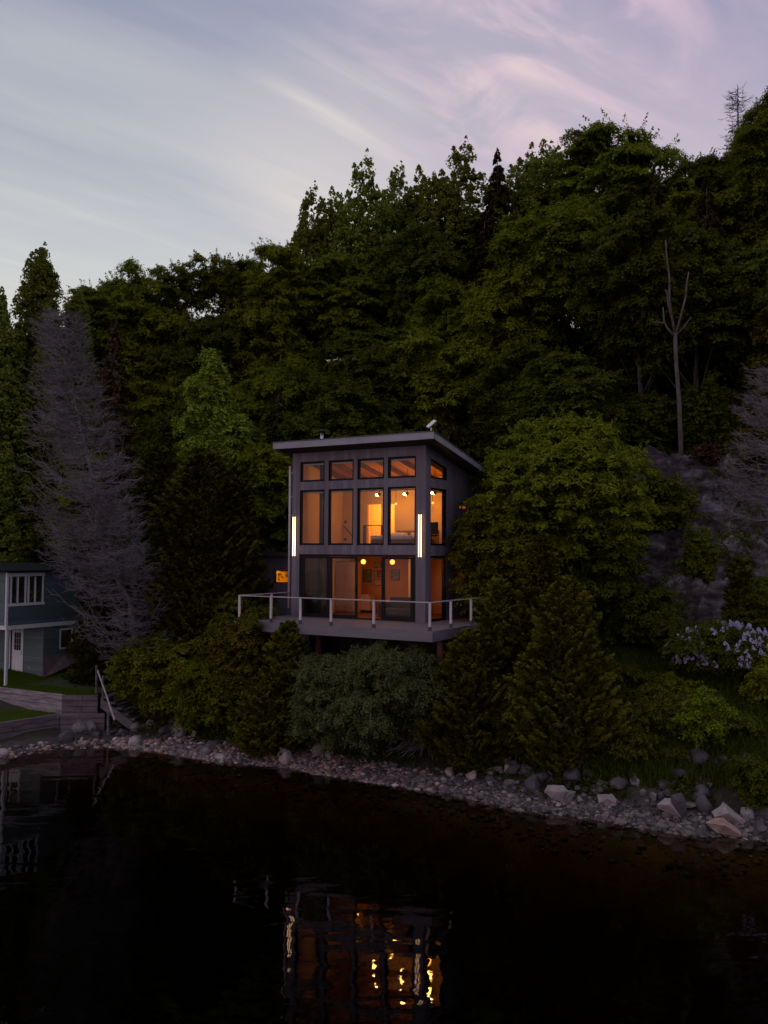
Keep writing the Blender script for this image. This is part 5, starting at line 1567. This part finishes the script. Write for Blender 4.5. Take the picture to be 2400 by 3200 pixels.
# door: white, nine-light window in its upper half
b = MB()
b.box(-2.20, -1.44, .04, .08, .03, 1.12); b.box(-2.20, -2.05, .04, .08, 1.121, 2.02); b.box(-1.59, -1.44, .04, .08, 1.121, 2.02); b.box(-2.049, -1.591, .04, .08, 1.93, 2.02)
dr = b.build('door', 'white_trim', cot)
b = MB(); b.box(-2.049, -1.591, .055, .065, 1.121, 1.929); b.build('door_window', 'black_frame', dr)
b = MB()
for k in (1, 2):
    b.box(-2.05 + k * .153 - .01, -2.05 + k * .153 + .01, .044, .054, 1.121, 1.929); b.box(-2.049, -1.591, .038, .043, 1.121 + k * .27 - .01, 1.121 + k * .27 + .01)
b.build('glazing_bars', 'pipe_grey', dr)
b = MB(); sphere(b, (-1.52, .01, 1.0), .03, 8, 6); b.build('handle', 'steel', dr)
b = MB(); b.box(-2.30, -2.241, -.03, -.002, .02, 2.12); b.box(-1.399, -1.34, -.03, -.002, .02, 2.12); b.box(-2.240, -1.40, -.03, -.002, 2.061, 2.12); b.build('door_casing', 'white_trim', cot)
b = MB(); b.box(-.09, .01, -1.93, -1.83, -.35, 2.27); b.build('porch_post', 'white_trim', cot)
b = MB(); b.hexa([(-6, -2.2, 4.765), (.18, -2.2, 4.765), (.18, 7.3, 4.765), (-6, 7.3, 4.765), (-6, -2.2, 4.83), (.18, -2.2, 4.83), (.18, 7.3, 4.83), (-6, 7.3, 4.83)])
b.add([(.18, -2.2, 4.831), (.18, 7.3, 4.831), (-4, 7.3, 5.1), (-4, -2.2, 5.1)], [(0, 1, 2, 3)]); b.add([(-4, -2.2, 5.1), (-4, 7.3, 5.1), (-8.4, 7.3, 4.83), (-8.4, -2.2, 4.83)], [(0, 1, 2, 3)])
b.add([(.18, -2.2, 4.831), (-4, -2.2, 5.1), (-8.4, -2.2, 4.831)], [(0, 1, 2)])
b.build('roof', 'shingle', cot)
# small reddish plate low on the wall by the door
b = MB(); b.box(-1.02, -.80, -.012, -.002, .36, .42); b.build('wall_plate', 'boulder_rust', cot)
# brown board leaning on the side wall
bp = empty('leaning_board', cw(.1, .0, 0), HA, 'wide brown boarded hatch sloping against the side of the teal cottage', 'hatch')
q = [at(136, 2043, 39.9), at(231, 2011, 41.6), at(256, 2062, 41.3), at(174, 2101, 39.9), at(136, 2118, 39.4)]
inv = (Matrix.Translation(bp.location) @ Matrix.Rotation(HA, 4, 'Z')).inverted()
q = [inv @ p_ for p_ in q]; q2 = [p_ + Vector((-.35, .25, -.12)) for p_ in q]
b = MB(); b.add(q + q2, [(0, 1, 2, 3, 4), (9, 8, 7, 6, 5)] + [(i, (i + 1) % 5, (i + 1) % 5 + 5, i + 5) for i in range(5)]); b.build('boards', 'brown_board', bp)

def slabmesh(name, pts, depth, mt):
    b = MB(); n_ = len(pts)
    lo = [(p_[0], p_[1], p_[2] - depth) for p_ in pts]
    b.add(list(pts) + lo, [tuple(range(n_)), tuple(range(2 * n_ - 1, n_ - 1, -1))] + [(i, (i + 1) % n_, (i + 1) % n_ + n_, i + n_) for i in range(n_)])
    return b.build(name, mt)
UL = [(-16.6, 38.15, 1.60), (-13.08, 36.22, 1.60), (-11.75, 36.35, 1.58), (-11.3, 39, 1.75), (-11.6, 44, 2.5), (-19, 46, 2.5), (-23, 40, 1.7), (-20, 38.6, 1.6)]
LLn = [(-14.75, 34.1, .88), (-13.2, 36.1, .86), (-16.6, 38.0, .9), (-20, 38.4, .9), (-20, 33, .9)]
o = slabmesh('upper_lawn', UL, 1.6, 'lawn_soil'); tag(o, kind='structure')
o = slabmesh('lower_lawn', LLn, 1.2, 'lawn_soil'); tag(o, kind='structure')
def inpoly(x, y, poly):
    r_ = np.zeros(len(x), bool); n_ = len(poly)
    for i in range(n_):
        x0, y0 = poly[i][:2]; x1, y1 = poly[(i + 1) % n_][:2]
        c_ = ((y0 > y) != (y1 > y)) & (x < (x1 - x0) * (y - y0) / (y1 - y0 + 1e-12) + x0)
        r_ ^= c_
    return r_
def incot(x, y):
    lx = (x - CR.x) * CA + (y - CR.y) * SA; ly = -(x - CR.x) * SA + (y - CR.y) * CA
    return (lx < 0) & (ly > -.06)
def ulz(x, y): return np.interp(y, [36, 38.5, 44, 46], [1.595, 1.66, 2.45, 2.5])
blades('lawn_grass', 'short mown grass of the upper lawn before the cottage', 60000, (-17.5, -11.2, 36, 42), .05, .11, .012, 'leaf_lawn', .4, keepf=lambda x, y: inpoly(x, y, UL) & ~incot(x, y), zf=ulz)
blades('lawn_grass', 'short mown grass of the lower lawn behind the timber wall', 22000, (-17.5, -13, 33.5, 38.2), .05, .11, .012, 'leaf_lawn', .4, keepf=lambda x, y: inpoly(x, y, LLn), zf=lambda x, y: np.full(len(x), .87))

def timber_wall(name, label, p0, p1, z0, z1, mt, n, thick=.16, posts=()):
    """courses of squared timber from p0 to p1"""
    p0, p1 = Vector((*p0, 0)), Vector((*p1, 0))
    d_ = p1 - p0; ln = d_.length; ang = math.atan2(d_.y, d_.x)
    r_ = empty(name, (p0.x, p0.y, z0), ang, label, 'retaining wall')
    hh = (z1 - z0) / n; rr = random.Random(ln)
    for k in range(n):
        off = rr.uniform(-.015, .015)
        cut = rr.uniform(.3, .7) * ln
        for a_, c_ in ((0, cut - .006), (cut + .006, ln)):
            b = MB(); b.box(a_, c_, off, thick + off, k * hh, (k + 1) * hh - .012); b.build('timber', mt, r_, bevel=.012)
    for q in posts:
        b = MB(); b.box(q, q + .14, -.13, -.017, -.1, (z1 - z0) * .93); b.build('post', mt, r_)
    return r_
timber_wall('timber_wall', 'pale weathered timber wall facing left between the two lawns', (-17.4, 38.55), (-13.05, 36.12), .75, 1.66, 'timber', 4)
timber_wall('timber_wall', 'shaded timber wall end right of the pale wall corner', (-13.03, 36.02), (-11.6, 36.12), .75, 1.64, 'timber_dark', 4)  # right-facing side, its shade put into the darker timber colour
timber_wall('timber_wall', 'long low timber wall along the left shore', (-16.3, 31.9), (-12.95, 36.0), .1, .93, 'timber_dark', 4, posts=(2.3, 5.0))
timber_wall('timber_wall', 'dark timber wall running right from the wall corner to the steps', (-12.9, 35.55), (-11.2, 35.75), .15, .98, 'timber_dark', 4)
stp = empty('timber_steps', (-11.35, 35.9, .3), math.radians(-6), 'dark timber steps going down from the lawn to the beach', 'steps')
for k in range(6):
    b = MB(); b.box(k * .27, k * .27 + .33, -.1, 1.1, 1.25 - k * .21, 1.33 - k * .21); b.build('tread', 'timber_dark', stp)
for s in (-.16, 1.11):
    b = MB(); b.hexa([(0, s, .9), (1.75, s, -.3), (1.75, s + .05, -.3), (0, s + .05, .9), (0, s, 1.3), (1.75, s, .08), (1.75, s + .05, .08), (0, s + .05, 1.3)])
    b.build('stringer', 'timber_dark', stp)
hrl = empty('step_handrail', at(358, 2255, 34.9), 0, 'grey sloping handrail with posts beside the timber steps', 'handrail')
lo_ = hrl.location
b = MB(); b.tube([at(305, 2095, 36.4) - lo_, at(330, 2165, 35.7) - lo_, at(358, 2250, 34.9) - lo_], .035, 8); b.build('rail', 'pipe_grey', hrl)
for (px, p0, p1, yy) in ((302, 2078, 2155, 36.4), (322, 2112, 2175, 36.0), (338, 2225, 2285, 35.0)):
    b = MB(); b.tube([at(px, p0, yy) - lo_, at(px, p1, yy) - lo_ - Vector((0, 0, .15))], .05, 6); b.build('post', 'timber_dark', hrl)
# driftwood brush at the foot of the corner cedar
g = ground_at(1330, 30.3)
dw = empty('driftwood_brush', g, 0, 'bare grey arching branches lying at the foot of the corner cedar', 'dead branches')
b = MB()
for k in range(22):
    a = rng.uniform(PI * .75, PI * 1.6); l_ = rng.uniform(.7, 1.7)
    b.tube([Vector((0, 0, .25 + rng.uniform(0, .3))), Vector((math.cos(a) * l_ * .5, math.sin(a) * l_ * .4, .45 + rng.uniform(-.1, .3))), Vector((math.cos(a) * l_, math.sin(a) * l_ * .6, .05 + rng.uniform(0, .3)))], [.018, .012, .006], 4, cap=False)
b.build('twigs', 'bark_dead', dw)
for o in list(D.objects):
    if o.type == 'MESH' and o.parent is None and o.name.startswith('x'): print('stray', o.name)
